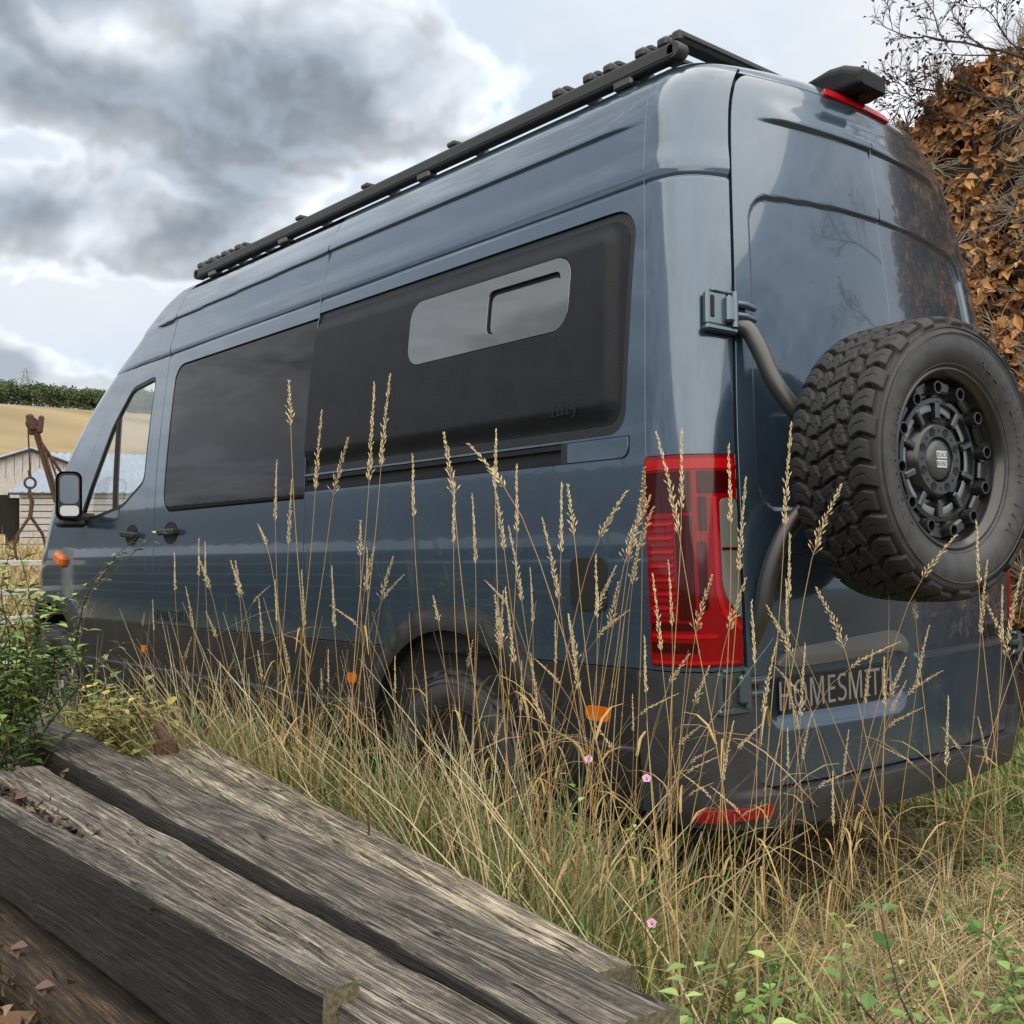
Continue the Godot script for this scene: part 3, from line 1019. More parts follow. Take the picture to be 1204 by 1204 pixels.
	# handle strip over the number plate, and the plate
	skin("handle_strip", [on_rear(soften([Vector2(-.30, .872), Vector2(-.33, .905), Vector2(-.38, .925), Vector2(-.86, .952), Vector2(-.93, .92), Vector2(-.96, .86), Vector2(-.90, .882), Vector2(-.40, .865)], .03), .03)], [], func(_u, v): return -.004 + .012 * ss(.86, .90, v), "bumper_plastic", ldo, rul, lines(.8, 1.0, .01), .02).material_override = M.strip_grey
	var pf := plate_frame()
	var pm := MB.new()
	pm.prism(rounded(-.26, -.056, .26, .056, .008), .006, Transform3D(), .001)
	var pl := obj("number_plate", pm.mesh(), M.plate_black, ldo, pf)
	letters("plate_lettering", "HOMESMITH", .086, .0015, Transform3D(Basis.from_scale(Vector3(.80, 1, 1)), Vector3(0, 0, .006)), M.plate_grey_letter, pl)
	letters("door_lettering", "HOMESMITH", .050, .001, xf_on(u_of_z(-1.69, .90), .90, .002) * Transform3D(Basis.from_scale(Vector3(.95, 1, 1)), Vector3.ZERO), M.decal_dark, rdo)
	letters("door_lettering", "HOMESMITH", .058, .001, xf_on(-3.44, .918, .002) * Transform3D(Basis.from_scale(Vector3(1.05, 1, 1)), Vector3.ZERO), M.decal_dark, door)
	# ---- lights
	for far in [false, true]:
		make_tail_lamp(van, far)
	var brake := MB.new()
	var bu := func(z): return u_of_z(z, 2.735)
	sheet(brake, rounded(u_of_z(-.80, 2.775), 2.766, u_of_z(-1.20, 2.775), 2.792, .012), [], func(_u, _v): return .012, rul, [2.76, 2.77, 2.78, 2.79, 2.80], .02)
	obj("high_brake_light", brake.mesh(), M.lens_bright_red, van)
	make_camera_pod(van)
	# bumper
	var bd := func(u, v):
		var m: float = UC - absf(u - UC)
		return .012 + .014 * ss(.03, .16, m) + .020 * ss(.53, .505, v) * ss(.12, .30, m)
	var bul := lines(-.09, .22, .0125) + lines(.25, 1.85, .05) + lines(1.88, 2.19, .0125)
	var bpoly := PackedVector2Array([Vector2(-.082, .45), Vector2(.05, .425), Vector2(.3, .415), Vector2(1.8, .415), Vector2(2.05, .425), Vector2(2.18, .45), Vector2(2.18, .868), Vector2(1.887, .868), Vector2(1.887, .60), Vector2(1.87, .54), Vector2(1.81, .51), Vector2(.29, .51), Vector2(.235, .54), Vector2(.213, .60), Vector2(.213, .868), Vector2(-.082, .868)])
	var bumper := skin("rear_bumper", [bpoly], [], bd, "bumper_plastic", van, bul, lines(.40, .50, .02) + lines(.505, .53, .005) + lines(.56, .87, .06), .06)
	skin("bumper_reflector", [rounded(.075, .452, .315, .482, .012)], [], func(_u, _v): return .043, "reflector_red", bumper, bul, lines(.44, .49, .01), .02)
	for u in [.42, 1.1]:
		var sn := MB.new()
		sn.lathe(Vector3.ZERO, Vector3.BACK, [Vector2(.013, -.003), Vector2(.013, .002), Vector2(.011, .004), Vector2(0, .004)], 16)
		obj("parking_sensor", sn.mesh(), M.grey_black_plastic, bumper, xf_on(u, .465, .047))
	# side markers
	for q in [[-3.81, .728, .052, .042], [-1.665, .728, .07, .040], [-.255, .722, .105, .046]]:
		var r: float = q[3] * .5
		skin("side_marker", [on_side(rounded(q[0] - q[2] * .5, q[1] - r, q[0] + q[2] * .5, q[1] + r, r * .9), .02)], [], func(_u, _v): return .018, "lens_amber", van, lines(-4.0, -.1, .05), lines(.6, .8, .02), .008)
	var fi := MB.new()
	fi.box(Vector3.ZERO, Vector3(.16, .075, .06), .018)
	obj("front_indicator", fi.mesh(), M.lens_amber, van, xf_on(u_of_x(-5.17, 1.235), 1.235, .005))
	# fuel flap and door handles
	skin("fuel_flap", [on_side(rounded(-.368, 1.04, -.21, 1.205, .025), .03)], [], func(_u, _v): return .005, "grey_black_plastic", van, lines(-.5, -.1, .05), lines(1.0, 1.25, .05), .006).material_override = M.rubber_seal
	for hx in [-4.00, -3.465]:
		var hp: Node = fdo if hx < -3.7 else door
		var hu := u_of_x(hx, 1.37)
		skin("handle_cup", [on_side(oval(hx, 1.365, .088, .06), .05)], [], func(_u, _v): return .0025, "dark_shell", hp, lines(-4.2, -3.3, .04), lines(1.2, 1.5, .04), 0.0)
		var hb := MB.new()
		hb.box(Vector3(.01, 0, .03), Vector3(.20, .034, .022), .009)
		hb.box(Vector3(-.07, 0, .014), Vector3(.03, .03, .03), .005)
		hb.box(Vector3(.09, 0, .014), Vector3(.03, .03, .03), .005)
		obj("door_handle", hb.mesh(), M.grey_black_plastic, hp, xf_on(hu, 1.368))
	# hinges
	for q in [[.195, 1.935, false], [.195, .82, false], [.195, 1.935, true], [.195, .82, true]]:
		make_hinge(van, q[0], q[1], q[2])
	make_mirror(van)
	make_rack(van)
	# ---- wheels
	var proto := make_wheel("rear_wheel", van)
	var wheels := [["rear_wheel", XA_R, -.02], ["front_wheel", XA_F, -.02], ["far_rear_wheel", XA_R, 2.0 * ZC + .02], ["far_front_wheel", XA_F, 2.0 * ZC + .02]]
	for i in 4:
		var w: Node3D = proto if i == 0 else proto.duplicate()
		if i > 0:
			w.name = wheels[i][0]
			van.add_child(w, true)
		# the wheel's own axis is +x; turn it to face outwards
		var yaw: float = -PI / 2 if i < 2 else PI / 2
		if i == 1:
			yaw += .10
		w.transform = Transform3D(Basis(Vector3.UP, yaw), Vector3(wheels[i][1], TYRE_R, wheels[i][2]))
	var sp: Node3D = proto.duplicate()
	sp.name = "spare_wheel"
	van.add_child(sp, true)
	sp.transform = Transform3D(Basis(Vector3.UP, -deg_to_rad(6.2)), Vector3(.647, 1.47, -.526))
	make_carrier(van, sp.transform)
	# cab furniture seen through the glass
	var cab := node("cab", van)
	var db := MB.new()
	db.box(Vector3(-5.35, 1.22, ZC), Vector3(.5, .36, 1.8), .08)
	obj("dashboard", db.mesh(), M.seat_cloth, cab)
	for z in [-.5, -1.5]:
		var sb := MB.new()
		sb.box(Vector3(-4.25, .95, z), Vector3(.55, .2, .52), .07)
		sb.box(Vector3(-3.98, 1.3, z), Vector3(.16, .72, .5), .07, Basis(Vector3.BACK, .15))
		sb.box(Vector3(-3.92, 1.76, z), Vector3(.12, .2, .28), .05)
		obj("seat", sb.mesh(), M.seat_cloth, cab)
	var stw := MB.new()
	var pts := []
	for i in 25:
		var a := TAU * i / 24
		pts.append(Vector3(-4.88, 1.36, -1.5) + Basis(Vector3.BACK, -.45) * Vector3(0, sin(a), cos(a)) * .2)
	stw.tube(pts, .016, 8, false)
	obj("steering_wheel", stw.mesh(), M.seat_cloth, cab)


func plate_frame() -> Transform3D:
	var u := u_of_z(-.575, .785)
	var x := xf_on(u, .785, -.014)
	return x


func letters(called: String, text: String, height: float, depth: float, xf: Transform3D, material: Material, parent: Node, italic := false) -> MeshInstance3D:
	var t := TextMesh.new()
	t.text = text
	var f := SystemFont.new()
	f.font_names = PackedStringArray(["Droid Serif" if italic else "Droid Sans"])
	t.font = f
	t.font_size = 64
	t.pixel_size = height / 46.0
	t.depth = depth
	t.curve_step = 1.0
	return obj(called, t, material, parent, xf)


func make_tail_lamp(van: Node, far: bool) -> void:
	var ul := lines(-.03, .2135, .0115)
	if far:
		ul = lines(2.1 - .2135, 2.13, .0115)
	var vl := lines(.88, 1.51, .04)
	var put := func(called: String, poly: PackedVector2Array, off: float, material: String, parent: Node) -> MeshInstance3D:
		return skin(called, [mirror(poly) if far else poly], [], func(_u, _v): return off, material, parent, ul, vl, .012)
	var lamp: MeshInstance3D = put.call("tail_lamp", rounded(-.027, .8875, .2105, 1.503, .008), .004, "lens_red", van)
	if far:
		return
	put.call("lens_top_band", rounded(-.020, 1.462, .205, 1.492, .006), .0065, "lens_bright_red", lamp)
	put.call("lens_dark_field", rounded(-.020, 1.335, .098, 1.455, .006), .006, "lens_dark_red", lamp)
	put.call("lens_dark_field", rounded(.055, 1.02, .098, 1.325, .006), .006, "lens_dark_red", lamp)
	put.call("lens_dark_field", rounded(.112, 1.39, .195, 1.455, .006), .006, "lens_dark_red", lamp)
	put.call("lens_dark_field", rounded(.112, 1.28, .135, 1.38, .006), .006, "lens_dark_red", lamp)
	put.call("lens_dark_field", rounded(.108, 1.05, .130, 1.25, .006), .006, "lens_dark_red", lamp)
	put.call("lens_dark_field", rounded(-.018, .99, .10, 1.012, .006), .006, "lens_dark_red", lamp)
	put.call("lens_dark_field", rounded(-.018, .925, .10, .955, .006), .0062, "lens_dark_red", lamp)
	put.call("lens_low_band", rounded(-.018, .968, .15, .980, .004), .0065, "lens_bright_red", lamp)
	put.call("lens_low_band", rounded(-.018, .893, .20, .902, .003), .0065, "lens_bright_red", lamp)
	for k in 15:
		var y := 1.03 + k * .0205
		put.call("lens_rib", rounded(-.018, y, .048, y + .009, .003), .0085, "lens_bright_red" if k % 2 else "lens_red", lamp)
	var smoke := soften([Vector2(.168, 1.375), Vector2(.209, 1.375), Vector2(.209, 1.02), Vector2(.196, 1.045), Vector2(.176, 1.08), Vector2(.166, 1.12)], .025)
	put.call("clear_lens", smoke, .0075, "lens_smoke", lamp)
	put.call("clear_lens_bar", rounded(.168, 1.222, .207, 1.230, .002), .0095, "lens_dark_red", lamp)
	put.call("lens_edge", soften([Vector2(.150, 1.38), Vector2(.160, 1.38), Vector2(.158, 1.11), Vector2(.172, 1.05), Vector2(.209, 1.0), Vector2(.209, .985), Vector2(.165, 1.03), Vector2(.148, 1.10)], .01), .0065, "lens_bright_red", lamp)


func make_camera_pod(van: Node) -> void:
	var m := MB.new()
	# a wedge-shaped pod that overhangs the doors: sections along x
	var secs := [[-.14, 2.845, 2.865, .05], [-.05, 2.83, 2.885, .075], [.05, 2.805, 2.905, .092], [.11, 2.80, 2.900, .092], [.165, 2.805, 2.878, .082], [.178, 2.812, 2.862, .074]]
	var rings := []
	for s in secs:
		var p := rounded(-s[3], s[1], s[3], s[2], [.02, .02, .035, .035] if s[2] - s[1] > .06 else .008, 4)
		var ring := []
		for q in p:
			ring.append(Vector3(s[0], q.y, -.975 + q.x))
		rings.append(ring)
	for i in rings.size() - 1:
		var k: int = rings[i].size()
		for j in k:
			var a: Vector3 = rings[i][j]
			var b: Vector3 = rings[i][(j + 1) % k]
			var c: Vector3 = rings[i + 1][(j + 1) % k]
			var d: Vector3 = rings[i + 1][j]
			var o := (a + b + c + d) * .25 - Vector3((secs[i][0] + secs[i + 1][0]) * .5, (secs[i][1] + secs[i][2]) * .5, -.975)
			m.flat(a, b, c, o)
			m.flat(a, c, d, o)
	var e: Array = rings[-1]
	for j in range(1, e.size() - 1):
		m.flat(e[0], e[j], e[j + 1], Vector3.RIGHT)
	var pod := obj("reversing_camera", m.mesh(), M.matt_black_moulding, van)
	var l := MB.new()
	l.lathe(Vector3.ZERO, Vector3(.5, -.85, 0), [Vector2(.022, 0), Vector2(.022, .01), Vector2(.014, .014), Vector2(0, .01)], 20)
	obj("lens", l.mesh(), M.tinted_glass, pod, Transform3D(Basis(), Vector3(.13, 2.805, -.975)))


func make_hinge(van: Node, u: float, v: float, far: bool) -> void:
	var x := xf_on(2.1 - u if far else u, v)
	var s := -1.0 if far else 1.0
	var m := MB.new()
	m.box(Vector3(s * -.045, 0, .012), Vector3(.075, .105, .024), .006)
	m.box(Vector3(s * -.005, .0, .026), Vector3(.030, .085, .040), .008)
	m.box(Vector3(s * -.03, -.062, .018), Vector3(.115, .020, .030), .006)
	m.box(Vector3(s * -.02, .055, .016), Vector3(.09, .014, .026), .005)
	var h := obj("hinge", m.mesh(), M.hinge_metal, van, x)
	var a := MB.new()
	for y in [.022, -.014]:
		a.tube([Vector3(s * .0, y, .030), Vector3(s * .05, y, .034), Vector3(s * .095, y, .020)], [.012, .012, .010], 8)
	a.tube([Vector3(s * .012, -.055, .034), Vector3(s * .012, .055, .034)], .011, 10)
	obj("hinge_arm", a.mesh(), M.hinge_metal, h)
	var d := MB.new()
	d.box(Vector3(s * -.062, .004, .022), Vector3(.016, .07, .012), .004)
	d.box(Vector3(s * .045, .004, .016), Vector3(.03, .05, .02), .004)
	obj("hinge_recess", d.mesh(), M.dark_shell, h)


func make_mirror(van: Node) -> void:
	var mi := node("door_mirror", van)
	var m := MB.new()
	# housing: a rounded upright shell, its glass facing back
	var c := Vector3(-4.72, 1.625, .105)
	var bas := Basis(Vector3.UP, -.22)
	var prof := [[-.13, .55], [-.09, .86], [-.03, 1.0], [.03, 1.0]]
	var rings := []
	for q in prof:
		var ring := []
		for p in rounded(-.075, -.15, .075, .15, .045, 5):
			ring.append(c + bas * Vector3(q[0], p.y * q[1], p.x * q[1]))
		rings.append(ring)
	for i in rings.size() - 1:
		var k: int = rings[i].size()
		for j in k:
			var a: Vector3 = rings[i][j]
			var b: Vector3 = rings[i][(j + 1) % k]
			var e: Vector3 = rings[i + 1][(j + 1) % k]
			var d: Vector3 = rings[i + 1][j]
			m.flat(a, b, e, (a + e) * .5 - c)
			m.flat(a, e, d, (a + e) * .5 - c)
	for j in range(1, rings[0].size() - 1):
		m.flat(rings[0][0], rings[0][j], rings[0][j + 1], Vector3.LEFT)
	m.box(c + Vector3(-.03, -.14, -.10), Vector3(.10, .07, .16), .025)
	m.box(c + Vector3(-.02, -.17, -.02), Vector3(.11, .05, .17), .02)
	obj("housing", m.mesh(), M.grey_black_plastic, mi)
	var r := MB.new()
	r.prism(rounded(-.064, -.138, .064, .138, .038, 5), .008, Transform3D(bas * Basis(Vector3.UP, PI / 2), c + bas * Vector3(.024, 0, 0)), .002)
	obj("mirror_rim", r.mesh(), M.rubber_seal, mi)
	var g := MB.new()
	g.prism(rounded(-.054, -.050, .054, .126, .032, 5), .003, Transform3D(bas * Basis(Vector3.UP, PI / 2), c + bas * Vector3(.031, 0, 0)))
	var gm := mat("mirror_glass", lin(.20, .21, .22), 0.06, 1.0)
	obj("mirror_glass", g.mesh(), gm, mi)
	var g2 := MB.new()
	g2.prism(rounded(-.054, -.126, .054, -.062, .022, 5), .003, Transform3D(bas * Basis(Vector3.UP, PI / 2) * Basis(Vector3.RIGHT, -.1), c + bas * Vector3(.031, 0, 0)))
	obj("wide_angle_glass", g2.mesh(), gm, mi)


func make_rack(van: Node) -> void:
	var rk := node("roof_rack", van)
	for z in [-.29, 2.0 * ZC + .29]:
		var r := MB.new()
		var p := rounded(-.026, -.028, .026, .028, .010, 3)
		r.prism(p, 3.58, Transform3D(Basis(Vector3(0, 0, 1), Vector3(0, 1, 0), Vector3(-1, 0, 0)), Vector3(-.12, 2.852, z)))
		for s in [-.12, -3.70]:
			r.lathe(Vector3(s, 2.852, z - .026), Vector3.BACK, [Vector2(0, 0), Vector2(.025, 0), Vector2(.028, .005), Vector2(.028, .047), Vector2(.025, .052), Vector2(0, .052)], 20)
		r.box(Vector3(-1.9, 2.838, z + .0265), Vector3(3.56, .005, .004))
		obj("side_rail", r.mesh(), M.rack_metal, rk)
	var bars := [-.17, -.27, -.42, -.52, -.68, -1.35, -2.0, -2.6, -3.2, -3.36, -3.52, -3.66]
	for i in bars.size():
		var b := MB.new()
		var x: float = bars[i]
		b.box(Vector3(x, 2.916, ZC), Vector3(.055, .020, 1.42), .005)
		b.box(Vector3(x, 2.928, ZC), Vector3(.016, .008, 1.40), .002)
		obj("crossbar", b.mesh(), M.rack_metal, rk)
		if i < 5 or i > 7:
			var k := MB.new()
			k.box(Vector3(x, 2.895, -.29), Vector3(.050, .036, .050), .010)
			k.box(Vector3(x + .028, 2.889, -.29), Vector3(.020, .022, .036), .006)
			obj("bar_clamp", k.mesh(), M.rack_metal, rk)
	var e := MB.new()
	e.box(Vector3(-.130, 2.908, ZC), Vector3(.04, .040, 1.44), .008)
	e.box(Vector3(-.112, 2.905, ZC), Vector3(.02, .010, 1.40), .002)
	obj("end_bar", e.mesh(), M.rack_metal, rk)
	for x in [-.35, -1.5, -2.7, -3.5]:
		var f := MB.new()
		f.box(Vector3(x, 2.818, -.29), Vector3(.09, .035, .05), .008)
		f.box(Vector3(x, 2.815, 2.0 * ZC + .29), Vector3(.09, .035, .05), .008)
		obj("rack_foot", f.mesh(), M.black_metal, rk)


# ---------------------------------------------------------------- wheels
func tread_height(s: float, w: float) -> float:
	# s counts pitches round the tyre, w runs -1..1 across the tread; 1 = top of a block, 0 = groove floor
	var aw := absf(w)
	var sg := 1.0 if w > 0.0 else -1.0
	var ph := s + (0.5 if sg > 0.0 else 0.0)
	var zig := func(x: float) -> float: return absf(fposmod(x, 1.0) - 0.5) * 4.0 - 1.0
	var g := 1.0
	var cut := func(d: float, half: float) -> float: return smoothstep(half * 0.85, half * 1.12, absf(d))
	# circumferential grooves, zigzag
	var edge1: float = 0.56 + 0.055 * zig.call(ph)
	var edge0: float = 0.20 * 1.0 + 0.06 * zig.call(s * 1.0 + 0.25 * sg)
	g = minf(g, cut.call(aw - edge1, 0.055))
	g = minf(g, cut.call(aw - edge0, 0.045))
	if aw > edge1:
		# shoulder lugs, every second one reaching further down the side
		var o := ph + 0.10 * sin(aw * 9.0) + 0.1 * smoothstep(.6, .8, aw)
		var f := fposmod(o, 1.0) - 0.5
		g = minf(g, smoothstep(0.095, 0.122, 0.5 - absf(f)))
		if int(floor(o)) % 2 == 0:
			g = minf(g, smoothstep(1.20, 1.16, aw))
		else:
			g = minf(g, smoothstep(1.09, 1.05, aw))
		var sipe: float = absf(f - 0.02 * sin(aw * 40.0))
		g -= 0.35 * smoothstep(0.022, 0.01, sipe) * smoothstep(0.6, 0.66, aw) * smoothstep(1.0, 0.9, aw)
	elif aw > edge0:
		var o := s + 0.25 * sg + (aw - 0.38) * 1.15 + 0.13 * sin((aw - .2) * 16.0)
		var f := fposmod(o, 1.0) - 0.5
		g = minf(g, smoothstep(0.065, 0.09, 0.5 - absf(f)))
		g -= 0.3 * smoothstep(0.02, 0.01, absf(f + 0.1 * sin(aw * 30.0)))
	else:
		var o := s + w * 0.9
		var f := fposmod(o, 1.0) - 0.5
		g = minf(g, smoothstep(0.06, 0.085, 0.5 - absf(f)))
		g -= 0.3 * smoothstep(0.02, 0.01, absf(f + 0.25 * w))
	return clampf(g, 0.0, 1.0)


func tyre_section(w: float) -> Array:
	# the point and outward normal of the carcass at w (-1.25 .. 1.25): (radius, along the axle), without the blocks
	var hwid := 0.122
	var R := TYRE_R
	var aw := absf(w)
	var sg := signf(w)
	if aw <= 0.86:
		var x := hwid * aw
		return [Vector2(R - 0.42 * x * x, sg * x), Vector2(1, sg * 0.84 * x).normalized()]
	var x0 := hwid * 0.86
	var r0 := R - 0.42 * x0 * x0
	var t := (aw - 0.86) / 0.40
	var a := t * 1.30
	var rad := 0.048
	return [Vector2(r0 - rad * (1.0 - cos(a)), sg * (x0 + rad * sin(a))), Vector2(cos(a), sg * sin(a))]


func tread_mesh() -> ArrayMesh:
	var NP := 36
	var NS := 26
	var NW := 112
	var total := NP * NS
	var pos := PackedVector3Array()
	var tone := PackedColorArray()
	pos.resize((total + 1) * (NW + 1))
	for i in total + 1:
		var s := float(i) / NS
		var th := TAU * i / total
		for j in NW + 1:
			var w := -1.25 + 2.5 * j / NW
			var q := tyre_section(w)
			var h := tread_height(s if i < total else 0.0, w)
			var fall := 1.0 - 0.55 * smoothstep(0.95, 1.2, absf(w))
			var p: Vector2 = q[0] + q[1] * (-0.021 + 0.021 * h * fall + 0.021 * (1.0 - fall))
			pos[i * (NW + 1) + j] = Vector3(p.y, p.x * cos(th), p.x * sin(th))
	var st := SurfaceTool.new()
	st.begin(Mesh.PRIMITIVE_TRIANGLES)
	st.set_smooth_group(0)
	for p in pos:
		st.add_vertex(p)
	for i in total:
		for j in NW:
			var a := i * (NW + 1) + j
			var b := a + NW + 1
			for k in [a, a + 1, b, b, a + 1, b + 1]:
				st.add_index(k)
	st.generate_normals(false)
	return st.commit()


func make_wheel(called: String, parent: Node) -> Node3D:
	# axle along +x, outer face towards +x, origin at the middle of the OUTER rim lip
	var w := node(called, parent)
	var off := -0.115
	obj("tyre_tread", tread_mesh(), M.tyre_rubber, w, Transform3D(Basis(), Vector3(off, 0, 0)))
	var sb := MB.new()
	var prof := []
	var shoulder: Array = tyre_section(1.24)
	for k in 9:
		var t := k / 8.0
		prof.append(Vector2(0.255, 0.108).bezier_interpolate(Vector2(0.285, 0.155), Vector2(0.335, 0.150), Vector2(shoulder[0].x - .004, shoulder[0].y - .012), t))
	prof.insert(0, Vector2(.246, .095))
	var back := []
	for p in prof:
		back.append(Vector2(p.x, -p.y))
	prof.reverse()
	sb.lathe(Vector3(off, 0, 0), Vector3.RIGHT, prof, 96, -1.0)
	# raised rings on the wall
	for r in [[.268, .1235], [.352, .147]]:
		var pts := []
		for i in 97:
			var a := TAU * i / 96
			pts.append(Vector3(off + r[1], r[0] * cos(a), r[0] * sin(a)))
		sb.tube(pts, .0022, 5, false)
	back.insert(0, Vector2(.2, -.09))
	sb.lathe(Vector3(off, 0, 0), Vector3.RIGHT, back, 64, -1.0)
	obj("tyre_wall", sb.mesh(), M.tyre_sidewall, w)
	# lettering round the wall
	arc_text("tyre_lettering", "ALL-TERRAIN T/A", .308, .034, 0.40, .135, w, off)
	arc_text("tyre_lettering", "BFGoodrich", .308, .030, 4.05, .135, w, off)
	# rim
	var rm := MB.new()
	var d := off
	rm.lathe(Vector3(0, 0, 0), Vector3.RIGHT, [Vector2(.262, -.012), Vector2(.262, .000), Vector2(.257, .005), Vector2(.250, .004), Vector2(.246, -.003), Vector2(.238, -.008), Vector2(.233, -.020), Vector2(.231, -.046), Vector2(.226, -.052), Vector2(.182, -.054), Vector2(.177, -.044), Vector2(.164, -.043), Vector2(.160, -.060), Vector2(.118, -.066)], 96, .55)
	rm.lathe(Vector3(0, 0, 0), Vector3.RIGHT, [Vector2(.118, -.150), Vector2(.0, -.150)], 48)
	rm.lathe(Vector3(0, 0, 0), Vector3.RIGHT, [Vector2(.25, -.02), Vector2(.25, -.22), Vector2(.10, -.22)], 48)
	# hub disc
	rm.lathe(Vector3(0, 0, 0), Vector3.RIGHT, [Vector2(.150, -.150), Vector2(.128, -.082), Vector2(.104, -.046), Vector2(.099, -.041), Vector2(.066, -.041), Vector2(.062, -.048), Vector2(.060, -.060)], 64, .55)
	obj("rim", rm.mesh(), M.satin_black_alloy, w)
	var hb := MB.new()
	hb.lathe(Vector3.ZERO, Vector3.RIGHT, [Vector2(.0985, -.0405), Vector2(.0665, -.0405)], 64)
	var hd := obj("hub_disc", hb.mesh(), M.grey_alloy, w)
	for k in 8:
		var a := TAU * (k + .5) / 8
		var c := Vector3(-.0402, .083 * cos(a), .083 * sin(a))
		var b := MB.new()
		b.lathe(c, Vector3.RIGHT, [Vector2(.0125, 0.0), Vector2(.0118, .0015), Vector2(.0105, .0005), Vector2(0, .0002)], 16)
		obj("bolt_hole", b.mesh(), M.dark_shell, hd)
		var a2 := TAU * k / 8
		var b2 := MB.new()
		b2.lathe(Vector3(-.0402, .083 * cos(a2), .083 * sin(a2)), Vector3.RIGHT, [Vector2(.0055, 0.0), Vector2(.004, .0004), Vector2(0, .0004)], 10)
		obj("small_hole", b2.mesh(), M.dark_shell, hd)
	# window ring: pale slots between bars
	for k in 10:
		var a := TAU * (k + .5) / 10
		var sl := MB.new()
		sl.lathe(Vector3(-.058, 0, 0), Vector3.RIGHT, [Vector2(.160, .002), Vector2(.143, .006), Vector2(.139, .004)], 10, .3, a - .215, a + .215)
		obj("slot", sl.mesh(), M.bright_edge, w)
		var q := TAU * k / 10
		var dirv := Vector3(0, cos(q), sin(q))
		# sidewise bar with a ringed bolt on its end
		var bar := MB.new()
		bar.box(Vector3(-.054, 0, 0) + dirv * .142, Vector3(.030, .052, .020), .004, Basis(Vector3.RIGHT, q))
		bar.lathe(Vector3(-.072, 0, 0) + dirv * .132, Vector3.RIGHT, [Vector2(.012, 0), Vector2(.0105, .026), Vector2(.0085, .028)], 14)
		obj("spoke_bar", bar.mesh(), M.satin_black_alloy, w)
		var rg := MB.new()
		rg.lathe(Vector3(-.045, 0, 0) + dirv * .132, Vector3.RIGHT, [Vector2(.0095, 0), Vector2(.0095, .003), Vector2(.0065, .003), Vector2(.006, -.004), Vector2(0, -.004)], 14, .2)
		obj("bolt", rg.mesh(), M.grey_alloy, w)
	for k in 12:
		var q := TAU * (k + .25) / 12
		var dirv := Vector3(0, cos(q), sin(q))
		var tb := MB.new()
		tb.lathe(dirv * .205, Vector3.RIGHT, [Vector2(.027, -.056), Vector2(.0215, -.042), Vector2(.0200, -.024), Vector2(.0185, -.020), Vector2(.0140, -.020), Vector2(.0130, -.045), Vector2(0, -.045)], 20, .4)
		obj("bolt_boss", tb.mesh(), M.satin_black_alloy, w)
		var rr := MB.new()
		rr.lathe(dirv * .205, Vector3.RIGHT, [Vector2(.0192, -.0212), Vector2(.0182, -.0188), Vector2(.0148, -.0188), Vector2(.0140, -.0215)], 20, .9)
		obj("boss_ring", rr.mesh(), M.grey_alloy, w)
		# scalloped web between the bosses
		var q2 := q + TAU / 24
		var wb := MB.new()
		wb.box(Vector3(0, cos(q2), sin(q2)) * .210 + Vector3(-.047, 0, 0), Vector3(.018, .036, .056), .006, Basis(Vector3.RIGHT, q2))
		obj("web", wb.mesh(), M.satin_black_alloy, w)
	var cp := MB.new()
	cp.lathe(Vector3.ZERO, Vector3.RIGHT, [Vector2(.060, -.058), Vector2(.058, -.046), Vector2(.052, -.040), Vector2(.034, -.0355), Vector2(.0, -.0345)], 48, .5)
	var cap := obj("centre_cap", cp.mesh(), M.cap_grey, w)
	var bg := MB.new()
	var face := Transform3D(Basis(Vector3(0, 0, -1), Vector3(0, 1, 0), Vector3(1, 0, 0)), Vector3(-.0350, 0, 0))
	bg.prism(rounded(-.024, .002, .024, .024, .004), .0025, face, .0005)
	bg.prism(rounded(-.024, -.024, .024, -.002, .004), .0025, face, .0005)
	obj("cap_badge", bg.mesh(), M.badge_silver, cap)
	letters("badge_lettering", "BLACK", .0135, .0006, face * Transform3D(Basis.from_scale(Vector3(.9, 1, 1)), Vector3(0, .013, .0026)), M.dark_shell, cap)
	letters("badge_lettering", "RHINO", .0135, .0006, face * Transform3D(Basis.from_scale(Vector3(.9, 1, 1)), Vector3(0, -.013, .0026)), M.dark_shell, cap)
	return w


func arc_text(called: String, text: String, radius: float, height: float, start: float, step: float, parent: Node, off: float) -> void:
	# letters round the tyre wall, tops outwards; angle measured clockwise from the top as seen from outside
	var wrap := node(called, parent)
	for i in text.length():
		if text[i] == " ":
			continue
		var a := start + step * i * (height / .034)
		var out := Vector3(0, cos(a), -sin(a))
		var right := Vector3(0, -sin(a), -cos(a))
		var nn := Vector3.RIGHT
		var tilt := Basis(right, 0.10)
		var x := Transform3D(tilt * Basis(right, out, nn), out * radius + Vector3(off + .1445, 0, 0))
		letters("letter", text[i], height, .0022, x, M.tyre_sidewall, wrap)


